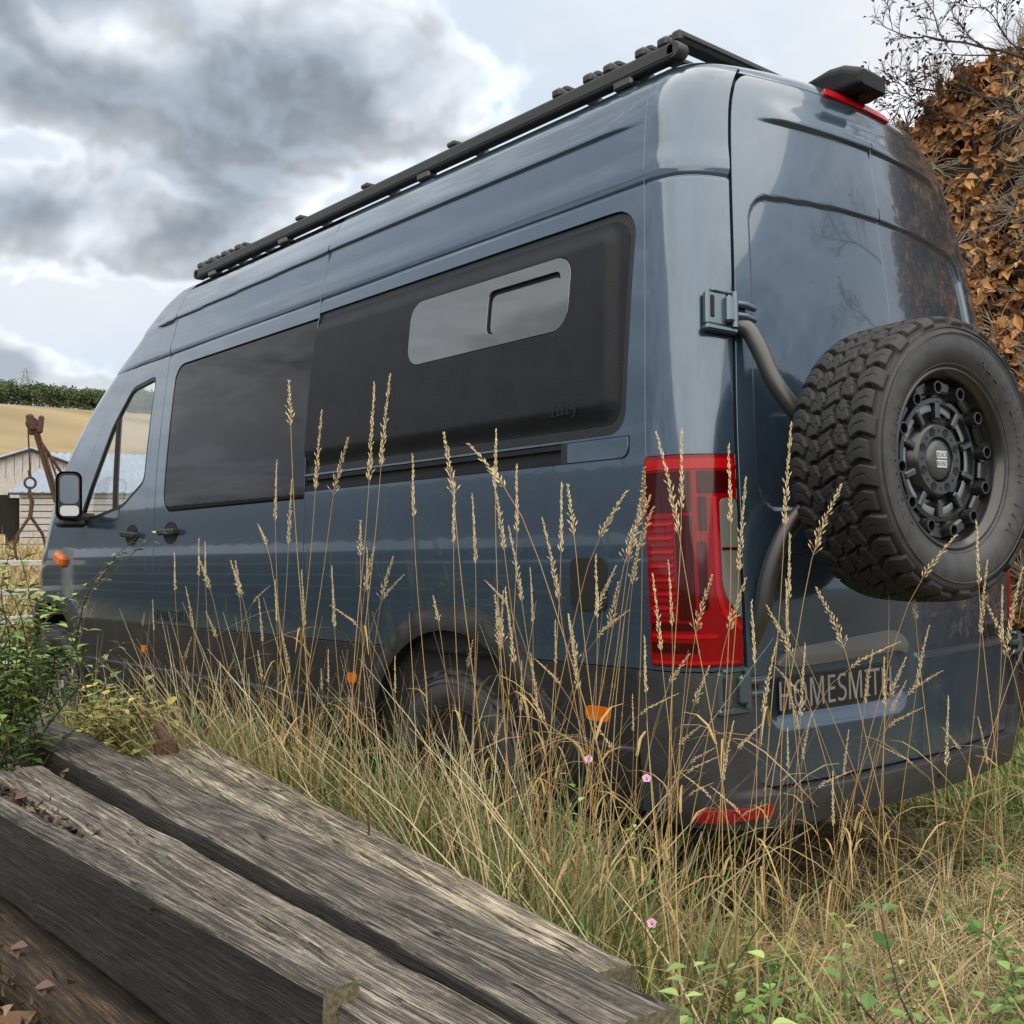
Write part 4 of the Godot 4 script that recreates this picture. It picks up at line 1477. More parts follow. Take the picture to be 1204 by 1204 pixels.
func make_carrier(van: Node, wt: Transform3D) -> void:
	var cr := node("wheel_carrier", van)
	var c := wt.origin
	var ax := wt.basis.x.normalized()
	var hubp := c - ax * .30
	var arms := [[Vector3(.115, 1.90, -.20), Vector3(.165, 1.885, -.235), Vector3(.20, 1.82, -.25), Vector3(.235, 1.72, -.27), Vector3(.28, 1.63, -.31), Vector3(.32, 1.57, -.37), Vector3(.34, 1.53, -.45)],
		[Vector3(.15, .93, -.22), Vector3(.20, 1.03, -.225), Vector3(.225, 1.15, -.235), Vector3(.26, 1.27, -.27), Vector3(.30, 1.345, -.33), Vector3(.33, 1.39, -.42)]]
	for a in arms:
		var m := MB.new()
		var pts := []
		var cv := Curve3D.new()
		for i in a.size():
			var d: Vector3 = (a[mini(i + 1, a.size() - 1)] - a[maxi(i - 1, 0)]) * .17
			cv.add_point(a[i], -d, d)
		for i in 25:
			pts.append(cv.sample_baked(cv.get_baked_length() * i / 24.0, true))
		m.tube(pts, .027, 14)
		obj("carrier_arm", m.mesh(), M.black_metal, cr)
	var m2 := MB.new()
	m2.lathe(hubp, ax, [Vector2(0, -.02), Vector2(.12, -.02), Vector2(.13, 0.0), Vector2(.13, .03), Vector2(.09, .05), Vector2(.09, .13), Vector2(0, .13)], 40)
	m2.box(hubp + Vector3(-.02, -.02, .05), Vector3(.05, .46, .09), .012)
	obj("mounting_plate", m2.mesh(), M.black_metal, cr)
	var m3 := MB.new()
	m3.lathe(c - ax * .235 + Vector3(0, 0, 0), ax, [Vector2(.0, -.005), Vector2(.235, -.005), Vector2(.235, .0)], 48)
	obj("backing_disc", m3.mesh(), M.dark_shell, cr)


# ---------------------------------------------------------------- land
var hillnoise := FastNoiseLite.new()


func ground_y(x: float, z: float) -> float:
	var d := -x - 7.0
	var h := 0.0
	if d > 0.0:
		h = curve([Vector2(0, 0), Vector2(4, .75), Vector2(12, 1.4), Vector2(20, 2.2), Vector2(33, 4.3), Vector2(55, 8.2), Vector2(85, 14.0), Vector2(98, 15.6), Vector2(140, 16.5), Vector2(300, 15)], d)
		h *= lerpf(1.0, 0.16, smoothstep(0.3, 4.0, z))
	h += 0.05 * hillnoise.get_noise_2d(x * 9.0, z * 9.0) * smoothstep(30.0, 0.0, absf(x))
	return h


func build_ground() -> void:
	hillnoise.seed = 4
	hillnoise.frequency = 0.06
	hillnoise.fractal_octaves = 4
	var st := SurfaceTool.new()
	st.begin(Mesh.PRIMITIVE_TRIANGLES)
	st.set_smooth_group(0)
	var xs := lines(-320.0, -60.0, 13.0) + lines(-56.0, -12.0, 2.2) + lines(-11.0, 5.0, .16) + lines(7.0, 60.0, 6.0) + [120.0, 300.0]
	var zs := [-300.0, -150.0] + lines(-90.0, -14.0, 4.0) + lines(-12.0, -6.0, .8) + lines(-5.6, 4.0, .16) + lines(5.0, 20.0, 2.0) + lines(26.0, 90.0, 8.0) + [160.0, 300.0]
	for x in xs:
		for z in zs:
			var n := hillnoise.get_noise_2d(x * 3.0, z * 3.0)
			var n2 := hillnoise.get_noise_2d(x * 40.0 + 50.0, z * 40.0)
			var c := Color(.15, .115, .075)
			c = c.lerp(Color(.085, .10, .035), smoothstep(-.1, .3, n2 + n * .5) * .7)
			c = c.lerp(Color(.06, .072, .028), smoothstep(1.6, 3.2, z) * .8)
			var far := smoothstep(-8.0, -14.0, x)
			far *= smoothstep(3.0, 0.3, z)
			var field := Color(.48, .40, .23).lerp(Color(.29, .225, .115), smoothstep(-.25, .3, hillnoise.get_noise_2d(x * 2.6, z * 1.4) + .5 * hillnoise.get_noise_2d(x * 9.0, z * 5.0)))
			c = c.lerp(field, far)
			st.set_color(c)
			st.add_vertex(Vector3(x, ground_y(x, z), z))
	var k := zs.size()
	for i in xs.size() - 1:
		for j in k - 1:
			var a: int = i * k + j
			for q in [a, a + k, a + 1, a + 1, a + k, a + k + 1]:
				st.add_index(q)
	st.generate_normals()
	var g := obj("ground", st.commit(), M.soil_and_thatch)
	tag(g, "dry grassy ground rising to a mown golden field", "", "", "structure")


# ---------------------------------------------------------------- leaves and blades
func blade_mesh(h: float, w: float, bend: float, seg := 4) -> ArrayMesh:
	var mb := MB.new()
	mb.colored = true
	add_blade(mb, Vector3.ZERO, Vector3(0, h, 0), Vector3(bend, -absf(bend) * .25, 0), w, Vector3(0, 0, 1), seg)
	return mb.mesh()


func add_blade(mb: MB, at: Vector3, rise: Vector3, bend: Vector3, w: float, across: Vector3, seg := 4) -> void:
	var prev := []
	for i in seg + 1:
		var t := float(i) / seg
		var p := at + rise * t + bend * t * t
		var d := (rise + bend * 2.0 * t).normalized()
		var ww := w * (1.0 - t * t) + .0004
		var a := (across - d * across.dot(d)).normalized()
		var nn := a.cross(d).normalized()
		var cur := [p - a * ww, p + a * ww, nn]
		if i > 0:
			mb.tri(prev[0], prev[1], cur[1], prev[2], prev[2], cur[2])
			mb.tri(prev[0], cur[1], cur[0], prev[2], cur[2], cur[2])
		prev = cur


func add_leaf(mb: MB, at: Vector3, dir: Vector3, up: Vector3, l: float, w: float, curl := 0.25, fold := 0.25, teeth := false) -> void:
	# a pointed oval leaf, folded on its midrib and curling down
	var a := dir.cross(up).normalized()
	var nn := a.cross(dir).normalized() * -1.0
	if nn.dot(up) < 0.0:
		nn = -nn
	var prof := [0.0, .55, .95, 1.0, .72, .34, 0.0]
	var seg := prof.size() - 1
	var prev := []
	for i in seg + 1:
		var t := float(i) / seg
		var mid := at + dir * l * t - nn * (curl * l * t * t)
		var ww: float = prof[i] * w * .5
		var lft := mid - a * ww + nn * ww * fold
		var rgt := mid + a * ww + nn * ww * fold
		var nl := (nn + a * fold).normalized()
		var nr := (nn - a * fold).normalized()
		if i > 0:
			mb.tri(prev[0], prev[1], mid, prev[3], prev[3], nl)
			mb.tri(prev[0], mid, lft, prev[3], nl, nl)
			mb.tri(prev[1], prev[2], rgt, prev[4], prev[4], nr)
			mb.tri(prev[1], rgt, mid, prev[4], nr, nr)
		prev = [lft, mid, rgt, nl, nr]


func rand_dir() -> Vector3:
	return Vector3(rng.randfn(), rng.randfn(), rng.randfn()).normalized()


# a tall dry grass stem with its seed head
func stem_mesh(h: float, lean: float, head: float, loose: float, nod: float) -> ArrayMesh:
	var mb := MB.new()
	mb.colored = true
	var pts := []
	var rad := []
	var n := 14
	var pos := Vector3.ZERO
	for i in n + 1:
		var t := float(i) / n
		var wob := .006 * sin(t * 9.0 + lean * 7.0)
		pts.append(Vector3(lean * pow(t, 1.7) + wob + nod * pow(maxf(0.0, t - .8) / .2, 2.0), h * t - absf(nod) * .5 * pow(maxf(0.0, t - .82) / .18, 2.0), .01 * sin(t * 6.0)))
		rad.append(lerpf(.0019, .0007, t))
	mb.col = Color(.42, .28, .11)
	mb.tube(pts, rad, 5, false)
	# joints
	for t in [3, 6, 9]:
		mb.col = Color(.26, .15, .06)
		mb.tube([pts[t] - Vector3(0, .006, 0), pts[t], pts[t] + Vector3(0, .006, 0)], [.0022, .0031, .0022], 5, false)
	# dry leaves wrapped to the stem
	for t in [2, 4, 7]:
		mb.col = Color(.36, .25, .10)
		var a := rng.randf() * TAU
		add_blade(mb, pts[t], Vector3(cos(a) * .12, .16 + rng.randf() * .12, sin(a) * .12), Vector3(cos(a) * .16, -.22 - rng.randf() * .1, sin(a) * .16), .0035, Vector3(-sin(a), 0, cos(a)), 5)
	# spikelets, closely ranked along the top of the stem
	var cv := Curve3D.new()
	for p in pts:
		cv.add_point(p)
	var L := cv.get_baked_length()
	var k := int(head / .0040)
	for i in k:
		var s := float(i) / k
		var p := cv.sample_baked(L - head * (1.0 - s))
		var d := (cv.sample_baked(minf(L, L - head * (1.0 - s) + .01)) - cv.sample_baked(L - head * (1.0 - s) - .01)).normalized()
		var a := i * 2.4 + rng.randf() * .6
		var o := Vector3(cos(a), 0, sin(a))
		o = (o - d * o.dot(d)).normalized()
		var spread := lerpf(.42, .18, s) * loose * (1.0 if rng.randf() > .12 else 1.9)
		var dir := (d + o * spread).normalized()
		var reach := lerpf(.012, .004, s) * loose
		var l := lerpf(.019, .012, s) * rng.randf_range(.8, 1.25)
		var base := p + dir * reach * rng.randf()
		mb.col = Color(.62, .51, .32).lerp(Color(.46, .35, .19), rng.randf())
		var b := dir.cross(o).normalized()
		var w := l * .15
		var m := base + dir * l * .45
		for q in 3:
			var e0 := (o * cos(TAU * q / 3) + b * sin(TAU * q / 3)) * w
			var e1 := (o * cos(TAU * (q + 1) / 3) + b * sin(TAU * (q + 1) / 3)) * w
			mb.tri(base, m + e0, m + e1, e0.normalized(), e0.normalized(), e1.normalized())
			mb.tri(m + e0, m + e1, base + dir * l, e0.normalized(), e1.normalized(), dir)
		if spread > .5:
			mb.tube([p, base], .0005, 3, false)
	return mb.mesh()


func build_stems() -> void:
	# root x, root z, height of the tip, how far the tip leans towards +x
	var list := [Vector4(-1.43, 0.35, 1.96, -0.35), Vector4(-1.61, 0.3, 1.79, 0.18), Vector4(-1.59, 0.3, 1.69, 0.26), Vector4(-1.06, 0.4, 1.8, 0.15), Vector4(-1.03, 0.4, 1.82, 0.24), Vector4(-0.67, 0.35, 1.55, -0.08), Vector4(-0.26, 0.45, 1.64, -0.23), Vector4(-0.24, 0.4, 1.6, -0.05), Vector4(0.4, 0.5, 1.54, -0.48), Vector4(-0.3, 0.35, 1.5, 0.06), Vector4(0.17, 0.4, 1.44, -0.25), Vector4(-0.01, 0.45, 1.41, 0.07), Vector4(0.07, 0.45, 1.39, 0.2), Vector4(-0.08, 0.5, 1.4, 0.44), Vector4(-0.2, 0.3, 1.51, -0.17), Vector4(0.28, 0.3, 1.54, 0.05), Vector4(0.54, 0.35, 1.52, -0.13), Vector4(0.42, 0.25, 1.48, 0.08), Vector4(0.43, 0.1, 1.53, 0.13), Vector4(0.17, 0.3, 1.47, 0.61), Vector4(0.47, 0.2, 1.39, 0.22), Vector4(0.07, 0.3, 1.28, 0.33), Vector4(-0.06, 0.25, 1.37, 0.4), Vector4(0.08, 0.4, 1.39, 0.26), Vector4(0.84, 0.1, 1.14, -0.18), Vector4(0.31, 0.1, 1.03, 0.63), Vector4(0.74, -0.5, 1.11, 0.02), Vector4(0.74, -0.4, 1.17, 0.13), Vector4(-0.24, 0.35, 1.14, 0.87), Vector4(-0.5, 0.3, 1.43, 0), Vector4(-1.21, 0.35, 1.26, 0.19), Vector4(-1.21, 0.3, 1.23, 0.19), Vector4(-1.48, 0.35, 1.42, -0.53), Vector4(-2.31, 0.3, 1.29, -0.1), Vector4(-1.11, 0.3, 1.36, -0.25), Vector4(-1.35, 0.3, 1.2, 0.7), Vector4(-2.55, 0.3, 1.29, 0.02), Vector4(-1.77, 0.3, 1.54, 0.17), Vector4(-1.82, 0.25, 1.62, -0.02), Vector4(-0.14, 0.4, 1.13, -0.18), Vector4(0.15, 0.45, 1.22, 0.06), Vector4(0.34, -0.1, 0.76, 0.09), Vector4(0.55, -0.3, 1, 0.12), Vector4(0.83, -0.5, 0.73, -0.2), Vector4(0.41, -0.3, 0.93, 0.12), Vector4(0.79, -0.5, 0.76, -0.09), Vector4(-3.97, 0.4, 1.24, 0.84), Vector4(-3.68, 0.4, 0.99, 0.98), Vector4(-3.22, 0.2, 1.04, 0.01), Vector4(-3.2, 0.3, 1.04, 0.5), Vector4(-0.19, 0.35, 1.21, 0.21), Vector4(-0.13, 0.3, 1.33, -0.14), Vector4(-0.55, 0.3, 1.12, -0.29), Vector4(-1.77, 0.3, 1.07, -0.09), Vector4(0.22, 0.2, 0.63, 0.55), Vector4(0.9, 0.5, 0.7, -0.8), Vector4(0.9, 0.6, 0.5, -0.8), Vector4(0.36, 0.2, 1.41, 0.13), Vector4(0.09, 0.35, 1.34, -0.12), Vector4(-0.51, 0.35, 1.47, -0.03), Vector4(-0.09, 0.4, 0.9, 0.39), Vector4(-2.07, 0.3, 0.8, 0.9), Vector4(0.13, 0.3, 0.8, 0.31), Vector4(0.49, -0.1, 0.74, 0.08), Vector4(0.54, -0.35, 0.6, 0.35), Vector4(0.43, -0.25, 0.85, 0.2), Vector4(0.28, 0.3, 0.51, 0.28)]
	rng.seed = 77
	# a dozen more of middling height in each clump
	for i in 70:
		var cx := [-2.6, -1.6, -1.15, -.3, .1, .5, -.2, .3][i % 8] as float
		list.append(Vector4(cx + rng.randfn() * .22, rng.randf_range(.05, .5), rng.randf_range(.55, 1.25), rng.randfn() * .22))
	for i in 22:
		list.append(Vector4(rng.randf_range(.45, 1.0), rng.randf_range(-.5, .35), rng.randf_range(.7, 1.3), rng.randfn() * .25))
	var kinds := []
	for k in 9:
		kinds.append(stem_mesh(1.5, [.06, .16, .30, .0, .42, .10, .22, .05, .55][k], [.20, .26, .17, .23, .16, .28, .20, .14, .2][k], [.8, 1.0, 1.35, .75, 1.1, .9, 1.5, .7, 1.0][k], [0, .02, .03, 0, .06, .01, .04, 0, .12][k]))
	for q in list:
		var lean: float = absf(q.w) / q.z * 1.5
		var best := 0
		for k in 9:
			if absf([.06, .16, .30, .0, .42, .10, .22, .05, .55][k] - lean) + rng.randf() * .05 < absf([.06, .16, .30, .0, .42, .10, .22, .05, .55][best] - lean):
				best = k
		var s: float = q.z / 1.5
		var b := Basis(Vector3.UP, rng.randfn() * .35 + (PI if q.w < 0.0 else 0.0)) * Basis.from_scale(Vector3(s, s, s))
		var o := obj("grass_stem", kinds[best], M.straw, self, Transform3D(b, Vector3(q.x, ground_y(q.x, q.y), q.y)))
		# what stands behind its middle, seen from the path where the photograph was taken
		var mx: float = q.x + q.w * .5
		var hit: float = CAM_AT.x + (mx - CAM_AT.x) * CAM_AT.z / (CAM_AT.z - q.y)
		var where: String = "the front door" if hit < -3.7 else "the sliding door" if hit < -2.05 else "the front edge of the rear wheel" if hit < -1.25 else "the rear wheel" if hit < -.6 else "the rear side marker" if hit < -.1 else "the tail lamp" if hit < .3 else "the number plate" if hit < .75 else "the right rear door"
		var size: String = "tall" if q.z > 1.35 else "waist-high" if q.z > .95 else "short"
		var tilt: String = "upright" if absf(q.w) < .12 else "right-leaning" if q.w > 0.0 else "left-leaning"
		tag(o, "%s %s straw-coloured grass stem growing before %s" % [size, tilt, where], "grass stem", "grass stems before %s" % where)


func clump(n: int, h: float, spread: float, w: float, cols: Array, droop := 0.5) -> ArrayMesh:
	var mb := MB.new()
	mb.colored = true
	for i in n:
		var a := rng.randf() * TAU
		var r := rng.randf() * spread
		var hh := h * rng.randf_range(.45, 1.1)
		var out := Vector3(cos(a), 0, sin(a))
		mb.col = (cols[rng.randi() % cols.size()] as Color) * rng.randf_range(.75, 1.2)
		var lean := rng.randf_range(.05, droop)
		add_blade(mb, out * r, Vector3(0, hh, 0) + out * hh * lean, out * hh * lean * .9 - Vector3(0, hh * lean * .45, 0), w * rng.randf_range(.6, 1.2), Vector3(-sin(a), 0, cos(a)).rotated(Vector3.UP, rng.randfn() * .5), 4)
	return mb.mesh()


const STRAW := [Color(.50, .40, .22), Color(.40, .30, .15), Color(.60, .51, .32), Color(.32, .23, .12)]
const DULL := [Color(.10, .15, .045), Color(.13, .17, .055), Color(.075, .12, .035), Color(.20, .19, .08)]
const GREEN := [Color(.12, .20, .05), Color(.17, .25, .07), Color(.085, .15, .04), Color(.22, .26, .09)]


func build_grass() -> void:
	rng.seed = 1234
	var straw_hi := [clump(7, .85, .06, .0019, STRAW, .5), clump(8, .65, .08, .0022, STRAW, .7), clump(9, .5, .08, .0026, STRAW + [Color(.2, .2, .07)], .9)]
	var green_hi := [clump(8, .55, .06, .0028, GREEN, .5), clump(10, .42, .07, .0030, GREEN, .7), clump(7, .62, .05, .0026, [Color(.15, .22, .09), Color(.11, .17, .06)], .45)]
	var straw_lo := [clump(6, .45, .06, .0019, STRAW, .8), clump(8, .32, .08, .0020, STRAW, 1.0), clump(9, .25, .08, .0022, STRAW + [Color(.2, .2, .07)], 1.2)]
	var green_lo := [clump(8, .35, .06, .0026, GREEN, .7), clump(10, .26, .07, .0028, GREEN, .9), clump(7, .3, .05, .0026, GREEN, .7)]
	var turf := [clump(16, .13, .09, .0016, STRAW, 1.1), clump(16, .11, .09, .0017, STRAW + DULL, 1.1), clump(16, .12, .08, .0018, DULL, .9)]
	var make := func(called: String, kinds: Array, count: int, pick: Callable, label: String) -> void:
		for k in kinds.size():
			var xf := []
			for i in count:
				var p: Vector3 = pick.call()
				if p.y < -50.0:
					continue
				var s := rng.randf_range(.7, 1.25)
				xf.append(Transform3D(Basis(Vector3.UP, rng.randf() * TAU) * Basis(Vector3.RIGHT, rng.randfn() * .1) * Basis.from_scale(Vector3(s, s * rng.randf_range(.8, 1.15), s)), p))
			var o := scatter(called, kinds[k], M.straw, xf, [])
			tag(o, label + [", tall and wispy", ", middling", ", low and matted"][k], "grass", "", "stuff")
	var nz := hillnoise
	# tall dry growth in the strip between the timber and the van, and behind the van's tail
	var strip := func() -> Vector3:
		var x := rng.randf_range(-2.75, 1.0)
		if rng.randf() < .12:
			x = rng.randf_range(-4.6, -2.7)
		var z := rng.randf_range(-.02, .72)
		if x < -.3:
			z = rng.randf_range(-.05, .32 + .06 * (x + 3.0))
		if nz.get_noise_2d(x * 22.0, z * 22.0) < -.18 or rng.randf() < smoothstep(.0, .55, x) * .9:
			return Vector3(0, -99, 0)
		if x > -.1 and z < .22 and rng.randf() < .7:
			return Vector3(0, -99, 0)
		return Vector3(x, ground_y(x, z), z)
	make.call("dry_grass", straw_hi, 250, strip, "dry straw grass growing between the timber and the van")
	make.call("green_grass", green_hi, 400, strip, "green grass growing through the dry grass beside the van")
	var tail := func() -> Vector3:
		var x := rng.randf_range(.25, 1.9)
		var z := rng.randf_range(-.9, .9)
		if x < .45 and z < .1:
			return Vector3(0, -99, 0)
		if rng.randf() > smoothstep(-.4, .6, z + .25 * (x - .6)):
			return Vector3(0, -99, 0)
		if nz.get_noise_2d(x * 16.0 + 40.0, z * 16.0) < .02:
			return Vector3(0, -99, 0)
		return Vector3(x, ground_y(x, z), z)
	make.call("dry_grass", straw_lo, 110, tail, "dry straw grass growing behind the van's tail")
	make.call("green_grass", green_lo, 150, tail, "green grass tufts growing behind the van's tail")
	var near := func() -> Vector3:
		var x := rng.randf_range(-3.5, 2.0)
		var z := rng.randf_range(-4.3, 1.0)
		if rng.randf() < .55:
			x = rng.randf_range(-.2, 1.5)
			z = rng.randf_range(-2.0, .9)
		if x < .42 + .2 * nz.get_noise_2d(z * 30.0, 3.0) and z > -2.0 and z < -.15 and rng.randf() < .86:
			return Vector3(0, -99, 0)
		if nz.get_noise_2d(x * 30.0, z * 30.0 + 90.0) < -.25 and z < -.1:
			return Vector3(0, -99, 0)
		return Vector3(x, ground_y(x, z), z)
	make.call("short_turf", turf, 3000, near, "short mixed turf covering the ground round the van")
	var mat_spot := func() -> Vector3:
		var x := rng.randf_range(.55, 1.7)
		var z := rng.randf_range(-1.2, .5)
		if rng.randf() > smoothstep(.6, 1.1, x + z * .3):
			return Vector3(0, -99, 0)
		return Vector3(x, ground_y(x, z), z)
	make.call("matted_straw", [clump(12, .22, .12, .0017, STRAW, 1.6), clump(14, .16, .14, .0018, STRAW, 2.0), clump(14, .12, .12, .0018, STRAW, 2.0)], 260, mat_spot, "pale dry straw matted on the ground at the bottom right")
	var lawn := func() -> Vector3:
		var x := rng.randf_range(-4.0, .5)
		var z := rng.randf_range(-4.4, -2.1)
		return Vector3(x, ground_y(x, z), z)
	make.call("green_grass", [clump(14, .2, .09, .0028, GREEN, .8), clump(14, .16, .1, .0028, GREEN, .9), clump(14, .13, .1, .003, GREEN + STRAW, 1.0)], 900, lawn, "green grass growing beyond the van under the ivy")
	# the rough ground up to the sheds and the mown field
	var rough := [clump(12, .5, .2, .006, STRAW, .6), clump(12, .35, .25, .008, GREEN + STRAW, .7), clump(10, .25, .3, .010, STRAW, .9)]
	var beyond := func() -> Vector3:
		var x := rng.randf_range(-17.0, -6.6)
		var z := -.3 * (-x - 2.0) * .45 + rng.randf_range(-1.8, 2.4)
		return Vector3(x, ground_y(x, z), z)
	make.call("rough_grass", rough, 700, beyond, "rough grass growing between the van and the sheds")
	var field := func() -> Vector3:
		var t := rng.randf_range(22.0, 104.0)
		var x := -t
		var z := -.31 * t + rng.randf_range(-.16, .16) * t + 3.0
		return Vector3(x, ground_y(x, z), z)
	if false:
		make.call("field_grass", [clump(8, .25, .5, .02, STRAW, .9), clump(8, .18, .5, .03, STRAW, 1.1), clump(8, .14, .6, .03, STRAW, 1.3)], 700, field, "mown golden grass covering the hill field")


# ---------------------------------------------------------------- timber
func beam_mesh(L: float, W: float, H: float, sd: int, wear := 1.0) -> Array:
	# a sawn baulk along x, its arrises worn, its ends ragged; returns [sides, ends]
	var f := FastNoiseLite.new()
	f.seed = sd
	f.frequency = 1.0
	f.fractal_octaves = 4
	var mb := MB.new()
	var tops := MB.new()
	var ends := MB.new()
	var nx := int(L / .03)
	# ring outline with small worn corners
	var ring := []
	var per := []
	var run := 0.0
	var out := rounded(-W / 2, -H / 2, W / 2, H / 2, .010 * wear, 2)
	for i in out.size():
		var a := out[i]
		var b := out[(i + 1) % out.size()]
		var k := maxi(1, int(a.distance_to(b) / .028))
		for s in k:
			ring.append(a.lerp(b, float(s) / k))
			per.append(run + a.distance_to(b) * s / k)
		run += a.distance_to(b)
	per.append(run)
	var n := ring.size()
	var pt := func(i: int, j: int) -> Vector3:
		var x := -L / 2 + L * i / nx
		var r: Vector2 = ring[j % n]
		var nn := r / Vector2(W / 2, H / 2)
		var corner := smoothstep(.75, 1.0, minf(absf(nn.x), absf(nn.y)))
		var bow := .010 * f.get_noise_2d(x * .7, 3.0)
		var d := .0045 * f.get_noise_3d(x * 2.2, r.x * 16.0, r.y * 16.0) + .0025 * f.get_noise_3d(x * 6.0, r.x * 60.0, r.y * 60.0)
		d -= corner * (.012 * maxf(0.0, f.get_noise_3d(x * 2.6, nn.x * 2.0, nn.y * 2.0 + 7.0)) + .003)
		# long drying cracks on the top
		var ck := absf(nn.x - .15 - .5 * f.get_noise_2d(x * .6, 20.0))
		if r.y > H * .45:
			d -= .010 * smoothstep(.10, .0, ck) * smoothstep(-.15, .2, f.get_noise_2d(x * .8, 40.0))
		var dirv := Vector2(nn.x if absf(nn.x) > .9 else 0.0, nn.y if absf(nn.y) > .9 else 0.0).normalized()
		var e := 0.0
		if i == 0 or i == nx:
			e = .010 * f.get_noise_2d(r.x * 25.0, r.y * 25.0 + i)
		return Vector3(x + e, r.y + dirv.y * d + bow, r.x + dirv.x * d + bow * .6)
	var grid := []
	for i in nx + 1:
		var row := []
		for j in n:
			row.append(pt.call(i, j))
		grid.append(row)
	var nrm := []
	for i in nx + 1:
		var row := []
		for j in n:
			var a: Vector3 = grid[mini(i + 1, nx)][j] - grid[maxi(i - 1, 0)][j]
			var b: Vector3 = grid[i][(j + 1) % n] - grid[i][(j - 1 + n) % n]
			row.append(b.cross(a).normalized() * -1.0)
		nrm.append(row)
	for i in nx:
		for j in n:
			var j2 := (j + 1) % n
			var u0 := (L * i / nx) / 2.0 + sd * .37
			var u1 := (L * (i + 1) / nx) / 2.0 + sd * .37
			var v0: float = per[j] / .62 + sd * .21
			var v1: float = per[j + 1] / .62 + sd * .21
			var p := [grid[i][j], grid[i + 1][j], grid[i + 1][j2], grid[i][j2]]
			var q := [nrm[i][j], nrm[i + 1][j], nrm[i + 1][j2], nrm[i][j2]]
			for z in 4:
				var c := Vector3(p[z].x, 0, 0)
				if q[z].dot(p[z] - c) < 0.0:
					q[z] = -q[z]
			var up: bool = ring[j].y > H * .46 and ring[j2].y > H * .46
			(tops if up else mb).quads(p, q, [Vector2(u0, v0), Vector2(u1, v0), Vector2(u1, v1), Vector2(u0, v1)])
	for e in [0, nx]:
		var c := Vector3.ZERO
		for j in n:
			c += grid[e][j] / n
		for j in n:
			ends.flat(c, grid[e][j], grid[e][(j + 1) % n], Vector3(-1 if e == 0 else 1, 0, 0))
	return [mb.mesh(), ends.mesh(), tops.mesh()]


func beam(label: String, L: float, W: float, H: float, a: Vector3, b: Vector3, roll: float, material: String, sd: int) -> void:
	# a and b: the middles of the two ends
	var t := thing("timber_beam", label, "timber beam", a, "old timber beams in the pile")
	var x := (b - a).normalized()
	var z := x.cross(Vector3.UP).normalized()
	var y := z.cross(x).normalized()
	t.basis = Basis(x, y, z) * Basis(Vector3.RIGHT, roll)
	var m := beam_mesh(L, W, H, sd)
	var mid := Transform3D(Basis(), Vector3(L / 2, 0, 0))
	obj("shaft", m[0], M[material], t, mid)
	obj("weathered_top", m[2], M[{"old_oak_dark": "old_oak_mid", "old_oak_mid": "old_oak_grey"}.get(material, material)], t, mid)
	obj("end_face", m[1], M.end_grain, t, mid)


